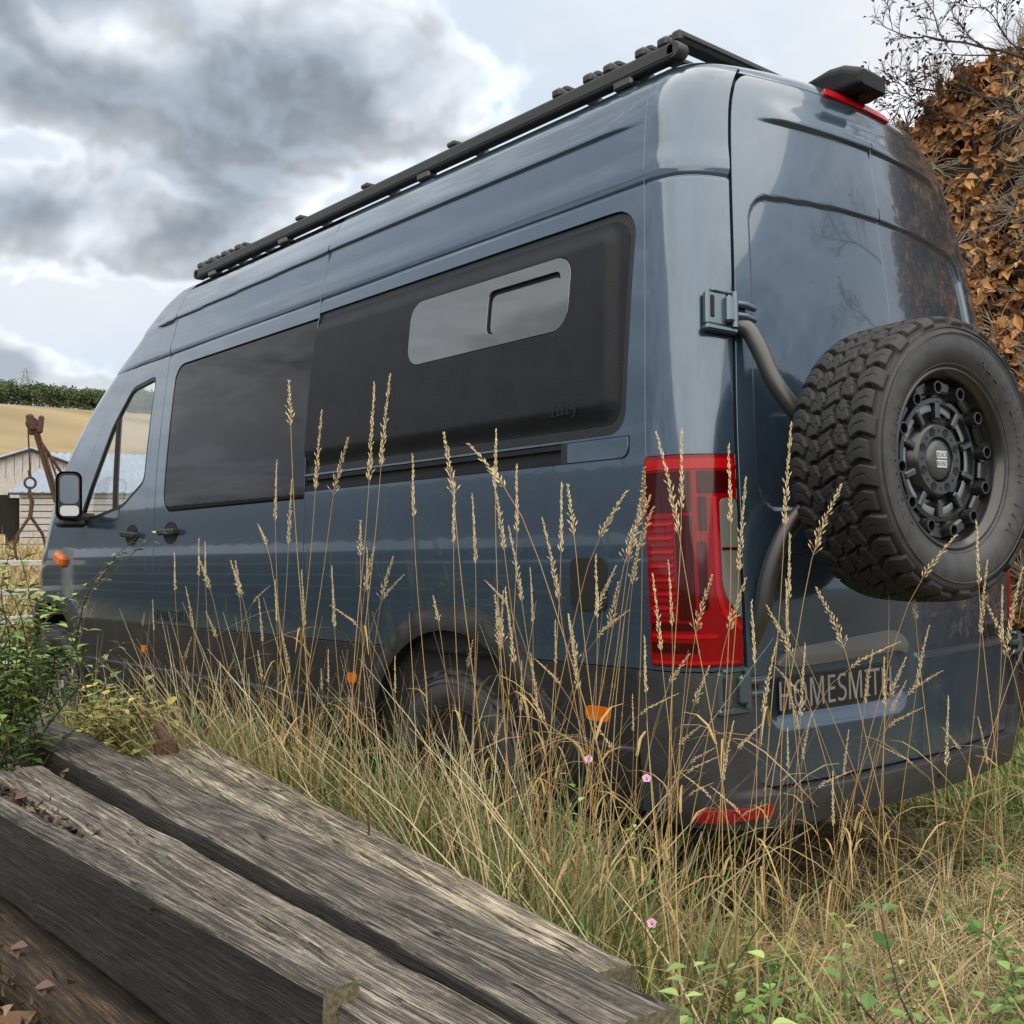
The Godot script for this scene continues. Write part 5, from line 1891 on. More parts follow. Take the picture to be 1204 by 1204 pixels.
func build_timber() -> void:
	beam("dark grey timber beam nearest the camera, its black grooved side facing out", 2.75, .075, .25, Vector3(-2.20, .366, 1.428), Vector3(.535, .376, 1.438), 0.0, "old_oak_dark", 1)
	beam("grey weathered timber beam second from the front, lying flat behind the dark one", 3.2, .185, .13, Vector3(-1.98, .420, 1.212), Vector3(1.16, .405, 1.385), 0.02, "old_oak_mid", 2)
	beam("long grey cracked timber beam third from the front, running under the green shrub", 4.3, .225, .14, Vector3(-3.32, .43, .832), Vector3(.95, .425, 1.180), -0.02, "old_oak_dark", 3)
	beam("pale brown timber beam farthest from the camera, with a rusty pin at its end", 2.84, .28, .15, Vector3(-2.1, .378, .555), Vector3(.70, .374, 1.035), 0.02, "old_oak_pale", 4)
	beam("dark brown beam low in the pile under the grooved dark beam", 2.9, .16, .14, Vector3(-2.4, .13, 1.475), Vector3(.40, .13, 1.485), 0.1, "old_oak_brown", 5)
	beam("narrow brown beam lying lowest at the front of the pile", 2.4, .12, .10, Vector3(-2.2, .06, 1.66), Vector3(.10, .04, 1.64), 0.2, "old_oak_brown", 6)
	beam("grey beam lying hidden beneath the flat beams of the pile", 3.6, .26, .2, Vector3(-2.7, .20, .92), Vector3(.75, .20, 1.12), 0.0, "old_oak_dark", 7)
	# rusty pin and strap at the end of the pale beam
	var p := thing("iron_pin", "rusty iron pin with a square head at the end of the pale timber beam", "iron pin", Vector3(-2.10, .43, .60))
	var m := MB.new()
	m.tube([Vector3(-.14, .10, -.02), Vector3(-.02, .065, .0), Vector3(.03, .05, .01)], .024, 10)
	obj("shank", m.mesh(), M.rusty_iron, p)
	var m2 := MB.new()
	m2.box(Vector3(.03, .0, .02), Vector3(.05, .15, .09), .012, Basis(Vector3.BACK, .25))
	m2.box(Vector3(.035, -.07, .02), Vector3(.035, .10, .06), .01)
	obj("strap", m2.mesh(), M.rusty_iron, p)
	var nl := MB.new()
	nl.tube([Vector3(0, -.03, 0), Vector3(.002, .03, 0), Vector3(.0, .075, .004)], .0035, 7)
	nl.lathe(Vector3(0, .075, .004), Vector3.UP, [Vector2(.006, -.002), Vector2(.006, .002), Vector2(0, .003)], 8)
	tag(obj("iron_nail", nl.mesh(), M.rusty_iron, self, Transform3D(Basis(), Vector3(-.40, .45, .76))), "rusty nail standing upright in the pale timber beam", "nail")
	var cap := MB.new()
	cap.lathe(Vector3.ZERO, Vector3.UP, [Vector2(.017, -.004), Vector2(.017, .004), Vector2(.013, .008), Vector2(0, .009)], 16)
	tag(obj("bolt_head", cap.mesh(), M.rusty_iron, self, Transform3D(Basis(), Vector3(.80, .470, 1.36))), "rusty round bolt head in the flat grey beam at the bottom edge", "bolt")
	# dead leaves between and below the beams
	rng.seed = 55
	var kinds := []
	for k in 4:
		var lm := MB.new()
		lm.colored = true
		lm.col = [Color(.15, .095, .065), Color(.10, .066, .046), Color(.20, .14, .09), Color(.065, .045, .033)][k]
		add_leaf(lm, Vector3(-.03, 0, 0), Vector3.RIGHT, Vector3.UP, .075, .05, rng.randf_range(-.5, .6), rng.randf_range(.3, .9))
		kinds.append(lm.mesh())
	for k in 4:
		var xf := []
		for i in 420:
			var x := rng.randf_range(-2.4, .6)
			var q := rng.randi() % 4
			var z: float = [1.59, 1.30, 1.50, 1.75][q] + rng.randfn() * .06
			var y: float = [.05, .40, .12, .10][q] + rng.randf() * .07
			if q == 1:
				x = rng.randf_range(-2.3, -.9)
				z = 1.315 + rng.randfn() * .015 + (x + 1.5) * .06
				y = .425 + rng.randf() * .045
			xf.append(Transform3D(Basis(rand_dir(), rng.randf() * TAU) * Basis.from_scale(Vector3.ONE * rng.randf_range(.28, .62)), Vector3(x, y, z)))
		tag(scatter("leaf_litter", kinds[k], M.dead_leaf, xf, []), "brown dead leaf litter caught between the timber beams", "leaf litter", "leaf litter in the timber pile", "stuff")
	# larger fallen leaves
	var spots := [[Vector3(-.63, .115, 1.62), .12, "large curled brown leaf lying lowest, at the bottom left corner"], [Vector3(-.60, .20, 1.555), .055, "pale shrivelled leaf lying before the low brown beam"], [Vector3(-1.52, .475, 1.335), .055, "pinkish brown leaf lying between the two front beams by the shrub"], [Vector3(-1.78, .485, 1.11), .05, "reddish dead leaf lying in the gap by the shrub"], [Vector3(-.88, .215, 1.53), .06, "grey crumpled leaf stuck on the side of the low beam"]]
	for s in spots:
		var lm := MB.new()
		lm.colored = true
		lm.col = Color(.17, .105, .055) if s[1] > .1 else Color(.12, .078, .058)
		add_leaf(lm, Vector3(-s[1] * .5, 0, 0), Vector3.RIGHT, Vector3.UP, s[1], s[1] * .55, -.2, .55)
		add_leaf(lm, Vector3(-s[1] * .2, .0, 0), Vector3(.6, .1, .7).normalized(), Vector3.UP, s[1] * .6, s[1] * .4, .4, .5)
		tag(obj("fallen_leaf", lm.mesh(), M.dead_leaf, self, Transform3D(Basis(Vector3.UP, rng.randf() * 2.0) * Basis(Vector3.RIGHT, .4), s[0])), s[2], "fallen leaf")


# ---------------------------------------------------------------- plants
func leafy_stem(mb: MB, wood: MB, at: Vector3, dir: Vector3, l: float, leaf: float, step: float, cols: Array, thick := .004, droop := .25) -> void:
	var pts := []
	var rad := []
	var p := at
	var d := dir.normalized()
	var n := maxi(3, int(l / step))
	for i in n + 1:
		pts.append(p)
		rad.append(lerpf(thick, thick * .35, float(i) / n))
		d = (d + Vector3(rng.randfn(), rng.randfn() - .25, rng.randfn()) * .10).normalized()
		if i > 0:
			for s in 1 + rng.randi() % 2:
				var a := i * 2.4 + s * PI + rng.randfn() * .4
				var o := Vector3(cos(a), .25, sin(a)).normalized()
				var ld := (o + d * .5 - Vector3(0, droop, 0)).normalized()
				mb.col = (cols[rng.randi() % cols.size()] as Color) * rng.randf_range(.75, 1.25)
				var ll := leaf * rng.randf_range(.6, 1.15)
				add_leaf(mb, p + o * .006, ld, (Vector3.UP + o * .3).normalized(), ll, ll * .52, rng.randf_range(.05, .5), rng.randf_range(.1, .45))
		p += d * l / n
	wood.tube(pts, rad, 5, false)


func plant(called: String, label: String, category: String, at: Vector3, stems: Array, leaf: float, step: float, cols: Array, bark: Color, group := "") -> Node3D:
	var t := thing(called, label, category, at, group)
	var mb := MB.new()
	mb.colored = true
	var wd := MB.new()
	wd.colored = true
	wd.col = bark
	for s in stems:
		leafy_stem(mb, wd, s[0], s[1], s[2], leaf, step, cols)
	var f := obj("foliage", mb.mesh(), M.leaf, t)
	f.set_meta("kind", "stuff")
	tag(obj("stem", wd.mesh(), M.straw, t), "", "", "", "stuff")
	return t


func build_plants() -> void:
	rng.seed = 901
	var greens := [Color(.14, .25, .06), Color(.19, .31, .085), Color(.10, .19, .05), Color(.26, .34, .11)]
	var st := []
	for i in 70:
		st.append([Vector3(rng.randfn() * .12, rng.randf() * .45, rng.randfn() * .08), Vector3(rng.randfn() * .3 - .1, 1.0, rng.randfn() * .25), rng.randf_range(.25, .62)])
	plant("green_shrub", "bushy green shrub at the left edge growing over the end of the timber pile", "shrub", Vector3(-2.34, .28, 1.15), st, .066, .028, greens, Color(.07, .055, .03))
	st = []
	for i in 5:
		st.append([Vector3(rng.randfn() * .1, .4, rng.randfn() * .1), Vector3(rng.randfn() * .22 + .05, 1.0, rng.randfn() * .15), rng.randf_range(.6, .85)])
	plant("leggy_shoot", "tall thin leafy shoots rising above the green shrub at the left", "shrub shoot", Vector3(-2.45, .30, 1.02), st, .045, .055, greens, Color(.06, .04, .03))
	st = []
	for i in 48:
		st.append([Vector3(rng.randfn() * .26, .0, rng.randfn() * .08), Vector3(rng.randfn() * .35, 1.0, rng.randfn() * .35), rng.randf_range(.18, .36)])
	plant("yellow_plant", "yellowing leafy plant behind the far end of the timber pile", "plant", Vector3(-3.1, .28, .42), st, .075, .040, [Color(.36, .33, .06), Color(.28, .27, .06), Color(.42, .35, .09), Color(.17, .20, .05)], Color(.16, .12, .05))
	st = []
	for i in 30:
		st.append([Vector3(rng.randfn() * .45, .0, rng.randfn() * .16), Vector3(rng.randfn() * .3, 1.0, rng.randfn() * .3), rng.randf_range(.35, .95)])
	plant("hedge_sapling", "loose green saplings growing beyond the shrub beside the van's front wheel", "sapling", Vector3(-4.7, .0, .95), st, .055, .05, greens + [Color(.20, .22, .08)], Color(.09, .07, .04))
	# low weeds along the bottom of the view
	var weeds := [[Vector3(.62, .0, .93), 11, .30, "broad-leaved green weed growing at the near end of the pale beam"], [Vector3(1.02, .0, .42), 9, .34, "dark green weed with pointed leaves right of the pale beam"], [Vector3(.98, .0, .10), 12, .24, "clump of low green weeds in the turf below the number plate"], [Vector3(1.12, .02, -.14), 9, .22, "small bright weed at the bottom edge under the bumper"], [Vector3(.62, 0, -.02), 10, .2, "low green weed in front of the bumper corner"], [Vector3(.72, .0, .66), 8, .3, "light green weed beside the middle of the pale beam's end"], [Vector3(.98, .12, 1.10), 16, .42, "fresh green weed standing in front of the ends of the grey and pale beams"], [Vector3(.80, .0, .30), 14, .36, "bushy green weed in the turf left of the climbing stalk"], [Vector3(.50, .0, .22), 10, .30, "green weed under the bumper's red reflector"]]
	for w in weeds:
		st = []
		for i in w[1]:
			st.append([Vector3(rng.randfn() * .07, 0, rng.randfn() * .07), Vector3(rng.randfn() * .5, 1.0, rng.randfn() * .5), rng.randf_range(.5, 1.2) * w[2]])
		plant("weed", w[3], "weed", w[0], st, .046, .028, greens, Color(.10, .11, .04), "low weeds in the foreground")
	# bramble shoot with dark stem and big leaves
	st = [[Vector3(0, 0, 0), Vector3(-.25, 1, -.1), .44], [Vector3(.02, .08, 0), Vector3(.7, .8, -.35), .38], [Vector3(0, .05, 0), Vector3(-.8, .7, .2), .3]]
	plant("bramble", "bramble with dark stems and large toothed leaves at the bottom edge", "bramble", Vector3(1.0, .02, .28), st, .085, .075, [Color(.06, .13, .035), Color(.09, .17, .05)], Color(.06, .025, .025))
	# one thin green climber up a stalk
	st = [[Vector3(0, 0, 0), Vector3(.02, 1, 0), .46], [Vector3(.02, 0, .02), Vector3(-.05, 1, .05), .40]]
	plant("climbing_weed", "upright green stalk with small leaves below the right rear door", "weed", Vector3(.90, .0, -.30), st, .04, .022, [Color(.07, .16, .03), Color(.10, .2, .05)], Color(.10, .12, .04))
	# bindweed with pink flowers
	var fl := [[Vector3(.10, .68, .40), "pink bindweed flower on the grass before the rear tyre"], [Vector3(.24, .64, .33), "small pink bindweed flower right of the rear tyre"], [Vector3(.42, .36, .52), "pink bindweed flower low in the turf beside the pale beam"], [Vector3(.66, .19, .50), "pink bindweed flower nearest the end of the pale beam"], [Vector3(-2.35, .42, .36), "pale pink flower beside the rusty pin"]]
	for q in fl:
		var t := thing("bindweed", q[1], "flower", q[0])
		var m := MB.new()
		m.lathe(Vector3.ZERO, Vector3(.5, .6, .6), [Vector2(.002, -.014), Vector2(.004, -.004), Vector2(.011, .003), Vector2(.0125, .002)], 5, -1.0)
		obj("petals", m.mesh(), M.petal_pink, t)
		var l := MB.new()
		l.colored = true
		var wd := MB.new()
		wd.colored = true
		wd.col = Color(.10, .13, .04)
		leafy_stem(l, wd, Vector3(0, -minf(q[0].y * .8, .35), -.01), Vector3(.05, 1, .02), minf(q[0].y * .8, .35), .032, .035, greens, .002)
		tag(obj("foliage", l.mesh(), M.leaf, t), "", "", "", "stuff")
		obj("stem", wd.mesh(), M.straw, t)


# ---------------------------------------------------------------- dead ivy
func ivy_top(x: float) -> float:
	return curve([Vector2(-9, 1.6), Vector2(-5, 2.5), Vector2(-3, 3.6), Vector2(-2.2, 3.95), Vector2(-1.736, 4.12), Vector2(-1.3, 4.32), Vector2(-.87, 4.5), Vector2(-.3, 4.65), Vector2(.5, 4.75), Vector2(1.2, 4.4), Vector2(1.7, 3.6), Vector2(1.95, 2.6), Vector2(2.1, .3)], x)


func build_ivy() -> void:
	rng.seed = 400
	var f := FastNoiseLite.new()
	f.seed = 12
	f.frequency = .9
	f.fractal_octaves = 4
	var t := thing("ivy_mound", "tall bank of dead brown ivy rising beyond the van's rear doors", "ivy", Vector3(0, 0, -4.3))
	# the tangled core: front face and rounded top
	var surf := func(x: float, s: float) -> Vector3:
		var top := ivy_top(x)
		var y := top * minf(s, 1.0)
		var z := -.55 * pow(minf(s, 1.0), 3.0)
		if s > 1.0:
			z -= (s - 1.0) * 3.0
			y -= pow(s - 1.0, 2.0) * 1.2
		var d: float = .22 * f.get_noise_3d(x, y, z) + .10 * f.get_noise_3d(x * 3.0, y * 3.0, z)
		return Vector3(x, y + d * .4, z + d)
	var st := SurfaceTool.new()
	st.begin(Mesh.PRIMITIVE_TRIANGLES)
	st.set_smooth_group(0)
	var nx := 120
	var ns := 60
	for i in nx + 1:
		for j in ns + 1:
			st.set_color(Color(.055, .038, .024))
			st.add_vertex(surf.call(-9.0 + 11.1 * i / nx, 1.6 * j / ns))
	for i in nx:
		for j in ns:
			var a := i * (ns + 1) + j
			for q in [a, a + 1, a + ns + 1, a + 1, a + ns + 2, a + ns + 1]:
				st.add_index(q)
	st.generate_normals()
	obj("core", st.commit(), M.dead_leaf, t)
	# leaves: lobed, curled; the largest in view each by itself, the rest together
	var kinds := []
	for k in 5:
		var lm := MB.new()
		lm.colored = true
		for a in [0.0, 1.0, -1.0]:
			add_leaf(lm, Vector3.ZERO, Vector3(sin(a) * .9, 0, cos(a)).normalized(), Vector3.UP, [.10, .085, .11, .09, .075][k] * (1.0 if a == 0.0 else .72), .055, rng.randf_range(-1.0, 1.3), rng.randf_range(.2, 1.1))
		kinds.append(lm.mesh())
	var tones := [Color(.46, .23, .085), Color(.34, .17, .07), Color(.58, .33, .14), Color(.22, .12, .055), Color(.44, .29, .15), Color(.14, .08, .045)]
	var lists := [[], [], [], [], []]
	var cols := [[], [], [], [], []]
	var mats := []
	for c in tones:
		var m := M.dead_leaf.duplicate() as StandardMaterial3D
		m.resource_name = "dead_ivy_leaf"
		m.albedo_color = c.linear_to_srgb()
		mats.append(m)
	var singles := 0
	for i in 26000:
		var x := rng.randf_range(-4.0, 2.1)
		if rng.randf() < .6:
			x = rng.randf_range(-2.0, .6)
		var s := rng.randf_range(.15, 1.18)
		var p: Vector3 = surf.call(x, s)
		# bare patches of stalks
		var bare := f.get_noise_3d(x * .7 + 30.0, p.y * .7, 5.0)
		if bare > .12 and rng.randf() < .72:
			continue
		p += Vector3(0, 0, .02 + rng.randf() * .12)
		if s > .9:
			p.y += rng.randf() * .10
		var b := Basis(Vector3.RIGHT, rng.randf_range(.4, 2.2)) * Basis(Vector3.UP, rng.randf() * TAU) * Basis(Vector3.BACK, rng.randfn() * .6)
		var sc := lerpf(.38, 1.1, pow(rng.randf(), 1.3))
		var k := rng.randi() % 5
		var tone := clampi(int((f.get_noise_3d(x * .9, p.y * .9, 70.0) + .5) * 4.0 + rng.randf() * 2.4 - .4), 0, 5)
		if singles < 280 and x > -1.6 and x < -.35 and p.y > 1.1 and p.y < 4.3 and sc > .86:
			singles += 1
			obj("leaf", kinds[k], mats[tone], t, Transform3D(b * Basis.from_scale(Vector3.ONE * sc), p + Vector3(0, 0, .03)))
			continue
		lists[k].append(Transform3D(b * Basis.from_scale(Vector3.ONE * sc), p))
		cols[k].append(tones[tone])
	for k in 5:
		scatter("leaves", kinds[k], M.dead_leaf, lists[k], cols[k], t).name = "leaf_mass"
	# bare ivy stalks
	var tw := MB.new()
	tw.colored = true
	for i in 40:
		var p := Vector3.ZERO
		var d := rand_dir()
		d.z = absf(d.z) * .3
		var pts := []
		var rad := []
		for q in 5:
			pts.append(p)
			rad.append(lerpf(.0042, .0012, q / 4.0))
			p += d.normalized() * .07
			d += rand_dir() * .45
		tw.col = Color(.38, .33, .26) * rng.randf_range(.5, 1.2)
		tw.tube(pts, rad, 4, false)
	var places := []
	for i in 5200:
		var x := rng.randf_range(-2.4, 1.8)
		var s := rng.randf_range(.1, 1.2)
		var p: Vector3 = surf.call(x, s)
		var bare := f.get_noise_3d(x * .7 + 30.0, p.y * .7, 5.0)
		if bare < .0 and rng.randf() < .6:
			continue
		places.append(Transform3D(Basis(Vector3.BACK, rng.randf() * TAU) * Basis(Vector3.RIGHT, rng.randfn() * .3), p + Vector3(rng.randfn() * .1, rng.randfn() * .1, .05 + rng.randf() * .08)))
	var part := MB.new()
	part.colored = true
	scatter("stalks", tw.mesh(), M.dead_leaf, sub_places(places, 170), [], t).name = "stalk_mass"
	# bare shrub growing out of the top
	var sh := thing("bare_shrub", "leafless twiggy shrub growing from the top of the dead ivy bank", "shrub", Vector3(-.30, 4.32, -4.75))
	var roots := [[Vector3(.1, .0, 0), Vector3(-.75, .75, .1), 1.25, .016], [Vector3(-.3, -.15, .1), Vector3(-.9, .42, .15), 1.05, .013], [Vector3(-.55, -.3, .15), Vector3(-.85, .28, .1), .75, .010], [Vector3(.3, .1, 0), Vector3(-.45, 1.0, .1), 1.4, .016], [Vector3(1.0, .2, -.1), Vector3(.2, 1.0, 0), 1.2, .016], [Vector3(1.6, .1, -.1), Vector3(.5, 1.0, .1), 1.1, .016], [Vector3(2.3, -.6, .1), Vector3(.9, .8, .1), 1.0, .014], [Vector3(2.6, -1.3, .2), Vector3(1.0, .7, .1), .9, .012], [Vector3(-.9, -.35, .2), Vector3(-.8, .5, .1), .6, .008]]
	for q in roots:
		var m := MB.new()
		var buds := MB.new()
		buds.colored = true
		twig(m, buds, q[0], (q[1] as Vector3).normalized(), q[2], q[3], 3)
		var br := obj("branch", m.mesh(), M.twig_bark, sh)
		if buds.v.size():
			obj("bud", buds.mesh(), M.dead_leaf, br)


func sub_places(p: Array, n: int) -> Array:
	var out := []
	for i in mini(n, p.size()):
		out.append(p[i * p.size() / mini(n, p.size())])
	return out


func twig(m: MB, buds: MB, at: Vector3, d: Vector3, l: float, r: float, depth: int) -> void:
	var pts := []
	var rad := []
	var p := at
	var n := 7
	for i in n + 1:
		pts.append(p)
		rad.append(lerpf(r, r * .45, float(i) / n))
		d = (d + rand_dir() * .17 + Vector3(0, .03, 0)).normalized()
		if depth > 0 and i > 1:
			for s in (2 if depth == 1 else 1):
				var o := (d + rand_dir() * .8).normalized()
				o.z = o.z * .6
				twig(m, buds, p, o.normalized(), l * rng.randf_range(.28, .48), maxf(r * .5, .0022), depth - 1)
		p += d * l / n
	m.tube(pts, rad, 5 if depth > 1 else 4, false)
	if depth <= 1 and rng.randf() < .30:
		buds.col = Color(.10, .05, .03)
		add_leaf(buds, p, (d + rand_dir() * .5).normalized(), Vector3.UP, .035, .022, .4, .7)


# ---------------------------------------------------------------- far things
func build_far() -> void:
	rng.seed = 2001
	# hedge along the top of the field
	var hm := MB.new()
	hm.colored = true
	for i in 60:
		hm.col = [Color(.05, .085, .03), Color(.075, .115, .04), Color(.035, .06, .022), Color(.10, .13, .05)][i % 4]
		add_leaf(hm, rand_dir() * Vector3(.45, .4, .45), rand_dir(), rand_dir(), .22, .13, .2, .3)
	var hp := []
	for i in 3600:
		var s := rng.randf_range(-60.0, 60.0)
		var x := -101.0 + rng.randfn() * .9
		var z := -30.0 + s
		var h := 1.75 + .5 * hillnoise.get_noise_1d(z * 1.5) + .35 * hillnoise.get_noise_1d(z * 9.0)
		var y := pow(rng.randf(), .7) * h
		hp.append(Transform3D(Basis(rand_dir(), rng.randf() * TAU) * Basis.from_scale(Vector3.ONE * rng.randf_range(.6, 1.1)), Vector3(x, ground_y(x, z) + y, z)))
	tag(scatter("hedge", hm.mesh(), M.leaf, hp, []), "green hedge along the top of the golden field", "hedge", "", "stuff")
	build_pylon()
	build_sheds()
	build_crane()
	build_fence()


func build_pylon() -> void:
	var t := thing("power_pylon", "distant grey lattice power pylon beyond the hedge", "pylon", Vector3(-151.0, 21.0, -43.7))
	var m := MB.new()
	for sx in [-1.0, 1.0]:
		for sz in [-1.0, 1.0]:
			m.tube([Vector3(sx * 1.1, 0, sz * 1.1), Vector3(sx * .45, 3.6, sz * .45), Vector3(sx * .12, 6.2, sz * .12)], .06, 4)
	for k in 7:
		var y0 := k * .75
		var w := lerpf(1.1, .35, k / 7.0)
		var w2 := lerpf(1.1, .35, (k + 1) / 7.0)
		for s in [-1.0, 1.0]:
			m.tube([Vector3(s * w, y0, -w), Vector3(s * w2, y0 + .75, w2)], .035, 4)
			m.tube([Vector3(-w, y0, s * w), Vector3(w2, y0 + .75, s * w2)], .035, 4)
			m.tube([Vector3(w, y0, s * w), Vector3(-w2, y0 + .75, s * w2)], .035, 4)
	obj("mast", m.mesh(), M.pylon_steel, t)
	for y in [3.7, 4.7, 5.6]:
		var a := MB.new()
		var w: float = 1.5 - (y - 3.7) * .35
		a.tube([Vector3(.2 - w * .3, y, -w), Vector3(0, y + .25, 0), Vector3(w * .3 - .2, y, w)], .05, 4)
		obj("crossarm", a.mesh(), M.pylon_steel, t)


func boards(parent: Node, a: Vector3, b: Vector3, h: float, n: int, upright: bool, material: String, top: Callable) -> void:
	# boards from a to b (feet of the wall), h high; each its own piece
	var along := (b - a)
	var L := along.length()
	var x := along.normalized()
	var nn := x.cross(Vector3.UP).normalized()
	var bas := Basis(x, Vector3.UP, nn)
	for i in n:
		var m := MB.new()
		if upright:
			var w := L / n
			var c0: float = top.call((i + .02) / n)
			var c1: float = top.call((i + .98) / n)
			m.prism(PackedVector2Array([Vector2(i * w + .006, 0), Vector2((i + 1) * w - .006, 0), Vector2((i + 1) * w - .006, c1), Vector2(i * w + .006, c0)]), .03, Transform3D(bas, a + nn * (rng.randf() * .008)))
		else:
			var w := h / n
			m.box(a + x * L * .5 + Vector3.UP * (i + .5) * w + nn * (.01 + rng.randf() * .012), Vector3(L, w * .84, .022), 0.0, bas * Basis(Vector3.RIGHT, .16))
		obj("plank", m.mesh(), M[material], parent)


func roof_sheet(parent: Node, a: Vector3, b: Vector3, c: Vector3, d: Vector3, ribs: int, material: String) -> void:
	# corrugated sheet: a-b along the eave, d-c along the ridge
	var m := MB.new()
	var nn := (b - a).cross(d - a).normalized()
	if nn.y < 0.0:
		nn = -nn
	var k := ribs * 4
	for i in k:
		var t0 := float(i) / k
		var t1 := float(i + 1) / k
		var w0 := nn * .035 * sin(t0 * ribs * TAU)
		var w1 := nn * .035 * sin(t1 * ribs * TAU)
		var p := [a.lerp(b, t0) + w0, a.lerp(b, t1) + w1, d.lerp(c, t1) + w1, d.lerp(c, t0) + w0]
		var q: Vector3 = (p[1] - p[0]).cross(p[3] - p[0]).normalized()
		if q.y < 0.0:
			q = -q
		m.quad(p[0], p[1], p[2], p[3], q)
	obj("roof", m.mesh(), M[material], parent)


func build_sheds() -> void:
	# a gabled barn at the far left, a lower plank shed before it, and a long low shed seen through the cab glass
	var flat := func(_t): return 1.0
	var e := Vector3(-.955, 0, -.297)     # away from the camera
	var r := Vector3(.297, 0, -.955)      # to the right in the view
	var bt := thing("gable_barn", "grey barn with upright boards and a pale blue roof at the far left", "barn", Vector3(-23.6, 1.45, -5.45))
	var gab := func(t: float) -> float: return 1.85 + .42 * (1.0 - absf(t - .62) / .62 if t < .62 else 1.0 - (t - .62) / .38 * .75)
	boards(bt, -r * 1.55, r * .85, 1.8, 14, true, "weathered_upright_boards", gab)
	roof_sheet(bt, -r * 1.75 - e * .12 + Vector3(0, 1.72, 0), -r * 1.75 + e * 6.0 + Vector3(0, 1.72, 0), r * .0 + e * 6.0 + Vector3(0, 2.33, 0), r * .0 - e * .12 + Vector3(0, 2.33, 0), 16, "blue_grey_roof_sheet")
	roof_sheet(bt, r * .0 - e * .12 + Vector3(0, 2.33, 0), r * .0 + e * 6.0 + Vector3(0, 2.33, 0), r * 1.0 + e * 6.0 + Vector3(0, 1.95, 0), r * 1.0 - e * .12 + Vector3(0, 1.95, 0), 16, "blue_grey_roof_sheet")
	var gb := MB.new()
	gb.tube([-r * 1.75 - e * .14 + Vector3(0, 1.69, 0), -e * .14 + Vector3(0, 2.30, 0), r * 1.0 - e * .14 + Vector3(0, 1.92, 0)], .03, 5)
	obj("barge_board", gb.mesh(), M.dark_roof_sheet, bt)
	# its open lower front: doorway and brown brick-coloured base
	var dm := MB.new()
	dm.box(-r * .62 - e * .05 + Vector3(0, .62, 0), Vector3(.34, 1.3, .05), .0, Basis(r, Vector3.UP, -e))
	obj("doorway", dm.mesh(), M.dark_doorway, bt)
	# plank shed
	var s := thing("plank_shed", "low shed of pale horizontal planks with a blue grey roof, left of the van", "shed", Vector3(-19.75, 1.30, -4.70))
	boards(s, -r * .62, r * 1.6, 1.27, 10, false, "weathered_boards", flat)
	boards(s, r * 1.6, r * 1.6 + e * 2.0, 1.27, 8, false, "weathered_boards", flat)
	roof_sheet(s, -r * .80 - e * .1 + Vector3(0, 1.25, 0), r * 1.75 - e * .1 + Vector3(0, 1.25, 0), r * 1.75 + e * 2.0 + Vector3(0, 1.85, 0), -r * .30 + e * 2.0 + Vector3(0, 1.85, 0), 14, "blue_grey_roof_sheet")
	var iw := MB.new()
	iw.box(r * .49 + e * 1.0 + Vector3(0, .62, 0), Vector3(2.16, 1.22, 1.86), 0.0, Basis(r, Vector3.UP, -e))
	obj("inner_wall", iw.mesh(), M.dark_doorway, s)
	var ev := MB.new()
	ev.tube([-r * .82 - e * .12 + Vector3(0, 1.225, 0), r * 1.75 - e * .12 + Vector3(0, 1.225, 0)], .025, 5)
	obj("eave_board", ev.mesh(), M.dark_roof_sheet, s)
	var dw := MB.new()
	dw.box(-r * .74 + e * .3 + Vector3(0, .58, 0), Vector3(.26, 1.15, .4), 0.0, Basis(r, Vector3.UP, -e))
	obj("doorway", dw.mesh(), M.dark_doorway, s)
	# long shed
	var l := thing("long_shed", "long low shed with a pale blue grey roof seen through the van's front window", "shed", Vector3(-26.0, 1.9, -9.0))
	boards(l, -r * 2.2, r * 4.0, 1.25, 10, false, "weathered_boards", flat)
	roof_sheet(l, -r * 2.4 - e * .2 + Vector3(0, 1.25, 0), r * 4.2 - e * .2 + Vector3(0, 1.25, 0), r * 4.2 + e * 5.0 + Vector3(0, 2.55, 0), -r * 2.4 + e * 5.0 + Vector3(0, 2.55, 0), 30, "blue_grey_roof_sheet")
	# a dark-roofed barn behind the camera, seen only as it mirrors in the van's glass
	var d := thing("mirrored_barn", "long dark-roofed barn reflected in the van's sliding door window", "barn", Vector3(-23.0, .15, 5.6))
	boards(d, Vector3(18, -.6, 0), Vector3(-15, -.6, 0), 2.0, 8, false, "dark_roof_sheet", flat)
	roof_sheet(d, Vector3(18.4, 1.5, -.3), Vector3(-15.4, 1.75, -.3), Vector3(-15.4, 3.3, 3.0), Vector3(18.4, 2.9, 3.0), 60, "dark_roof_sheet")


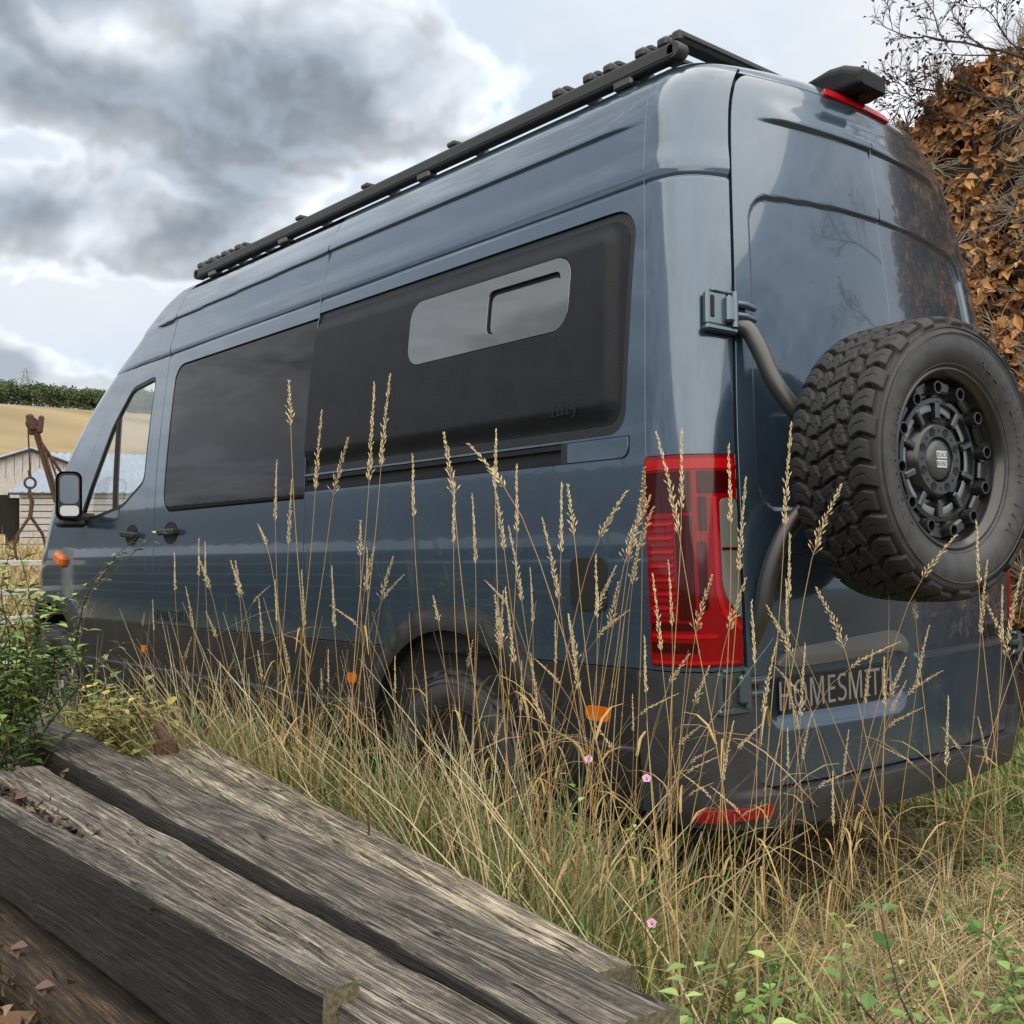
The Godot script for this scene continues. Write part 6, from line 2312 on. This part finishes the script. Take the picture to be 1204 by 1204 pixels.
func build_crane() -> void:
	var c := Vector3(-10.1, ground_y(-10.1, -1.9), -1.9)
	var t := thing("log_crane", "rusty iron jib crane leaning up behind the van's mirror", "crane", c)
	var tip := Vector3(-10.27, 2.70, -1.40) - c
	var foot := Vector3(-10.13, 1.15, -1.80) - c
	var m := MB.new()
	m.tube([foot, foot.lerp(tip, .5), tip], [.030, .028, .027], 8)
	m.tube([foot + Vector3(.04, 0, -.03), tip + Vector3(.04, -.05, -.03)], .016, 6)
	obj("jib", m.mesh(), M.rusty_iron, t)
	var h := MB.new()
	h.box(tip + Vector3(0, .02, .03), Vector3(.05, .23, .085), .02, Basis(Vector3.RIGHT, .15))
	h.box(tip + Vector3(.07, .02, -.05), Vector3(.05, .20, .06), .02, Basis(Vector3.RIGHT, -.1))
	obj("head", h.mesh(), M.rusty_iron, t)
	var w := MB.new()
	w.lathe(tip + Vector3(.035, .03, .03), Vector3.RIGHT, [Vector2(.0, -.02), Vector2(.065, -.02), Vector2(.052, 0), Vector2(.065, .02), Vector2(0, .02)], 20)
	obj("pulley", w.mesh(), M.rusty_iron, t)
	var s := MB.new()
	s.tube([tip + Vector3(0, -.1, -.03), Vector3(-10.2, 2.0, -1.80) - c, Vector3(-10.15, 2.03, -1.80) - c], .018, 6)
	s.tube([Vector3(-10.2, 2.35, -1.55) - c, Vector3(-10.1, 1.5, -1.80) - c], .014, 6)
	obj("stay", s.mesh(), M.rusty_iron, t)
	var p := MB.new()
	p.box(foot + Vector3(0, -.25, 0), Vector3(.22, .55, .22), .03)
	obj("base", p.mesh(), M.rusty_iron, t)
	# tongs on their wire
	var g := thing("lifting_tongs", "rusty lifting tongs hanging on a wire and ring from the crane", "tongs", Vector3(-10.27, 1.30, -1.36))
	var a := MB.new()
	a.tube([Vector3(0, 1.36, 0.02), Vector3(0, .86, 0)], .009, 6)
	a.tube([Vector3(0, .92, 0.01), Vector3(0, .84, 0)], .018, 6)
	obj("wire", a.mesh(), M.rusty_iron, g)
	var rg := MB.new()
	var pts := []
	for i in 17:
		pts.append(Vector3(0, .78 + .058 * cos(TAU * i / 16), .058 * sin(TAU * i / 16)))
	rg.tube(pts, .014, 6, false)
	obj("ring", rg.mesh(), M.rusty_iron, g)
	var hk := MB.new()
	hk.tube([Vector3(0, .74, 0), Vector3(0, .66, .01), Vector3(0, .58, -.02), Vector3(0, .40, 0)], [.015, .022, .025, .022], 8)
	obj("link", hk.mesh(), M.rusty_iron, g)
	for sd in [-1.0, 1.0]:
		var q := MB.new()
		q.tube([Vector3(0, .44, sd * -.012), Vector3(0, .36, sd * .04), Vector3(0, .22, sd * .13), Vector3(0, .08, sd * .165), Vector3(0, -.06, sd * .135), Vector3(0, -.13, sd * .06)], [.018, .018, .017, .015, .013, .006], 7)
		obj("jaw", q.mesh(), M.rusty_iron, g)


func build_fence() -> void:
	var t := thing("rail_fence", "pale weathered rail fence before the sheds at the left", "fence", Vector3(-8.6, .3, -.6))
	var x := Vector3(.16, 0, -1.0).normalized()
	for k in 3:
		var m := MB.new()
		var y: float = [.92, .62, .34][k] as float
		m.box(Vector3(0, y + .02 * k, 0) - x * .4, Vector3(3.4, .055, .03), .006, Basis(x, Vector3.UP, x.cross(Vector3.UP)) * Basis(Vector3.BACK, .02 * (k - 1)))
		obj("rail", m.mesh(), M.weathered_boards, t)
	for s in [-1.9, -.15, 1.1]:
		var m := MB.new()
		m.box(x * s + Vector3(.04, .5, 0), Vector3(.09, 1.25, .09), .012)
		obj("post", m.mesh(), M.weathered_upright_boards, t)
	var gt := thing("pallet_stack", "small stack of pale boards lying in the rough grass left of the van", "boards", Vector3(-7.6, .15, -.25))
	for k in 4:
		var m := MB.new()
		m.box(Vector3(.02 * k, .06 + k * .055, 0), Vector3(.5, .045, .12 + .02 * k), .005, Basis(Vector3.UP, .4 + .1 * k))
		obj("board", m.mesh(), M.weathered_boards, gt)


func _ready() -> void:
	make_light()
	make_materials()
	build_ground()
	build_far()
	build_ivy()
	build_van()
	build_timber()
	build_plants()
	build_grass()
	build_stems()
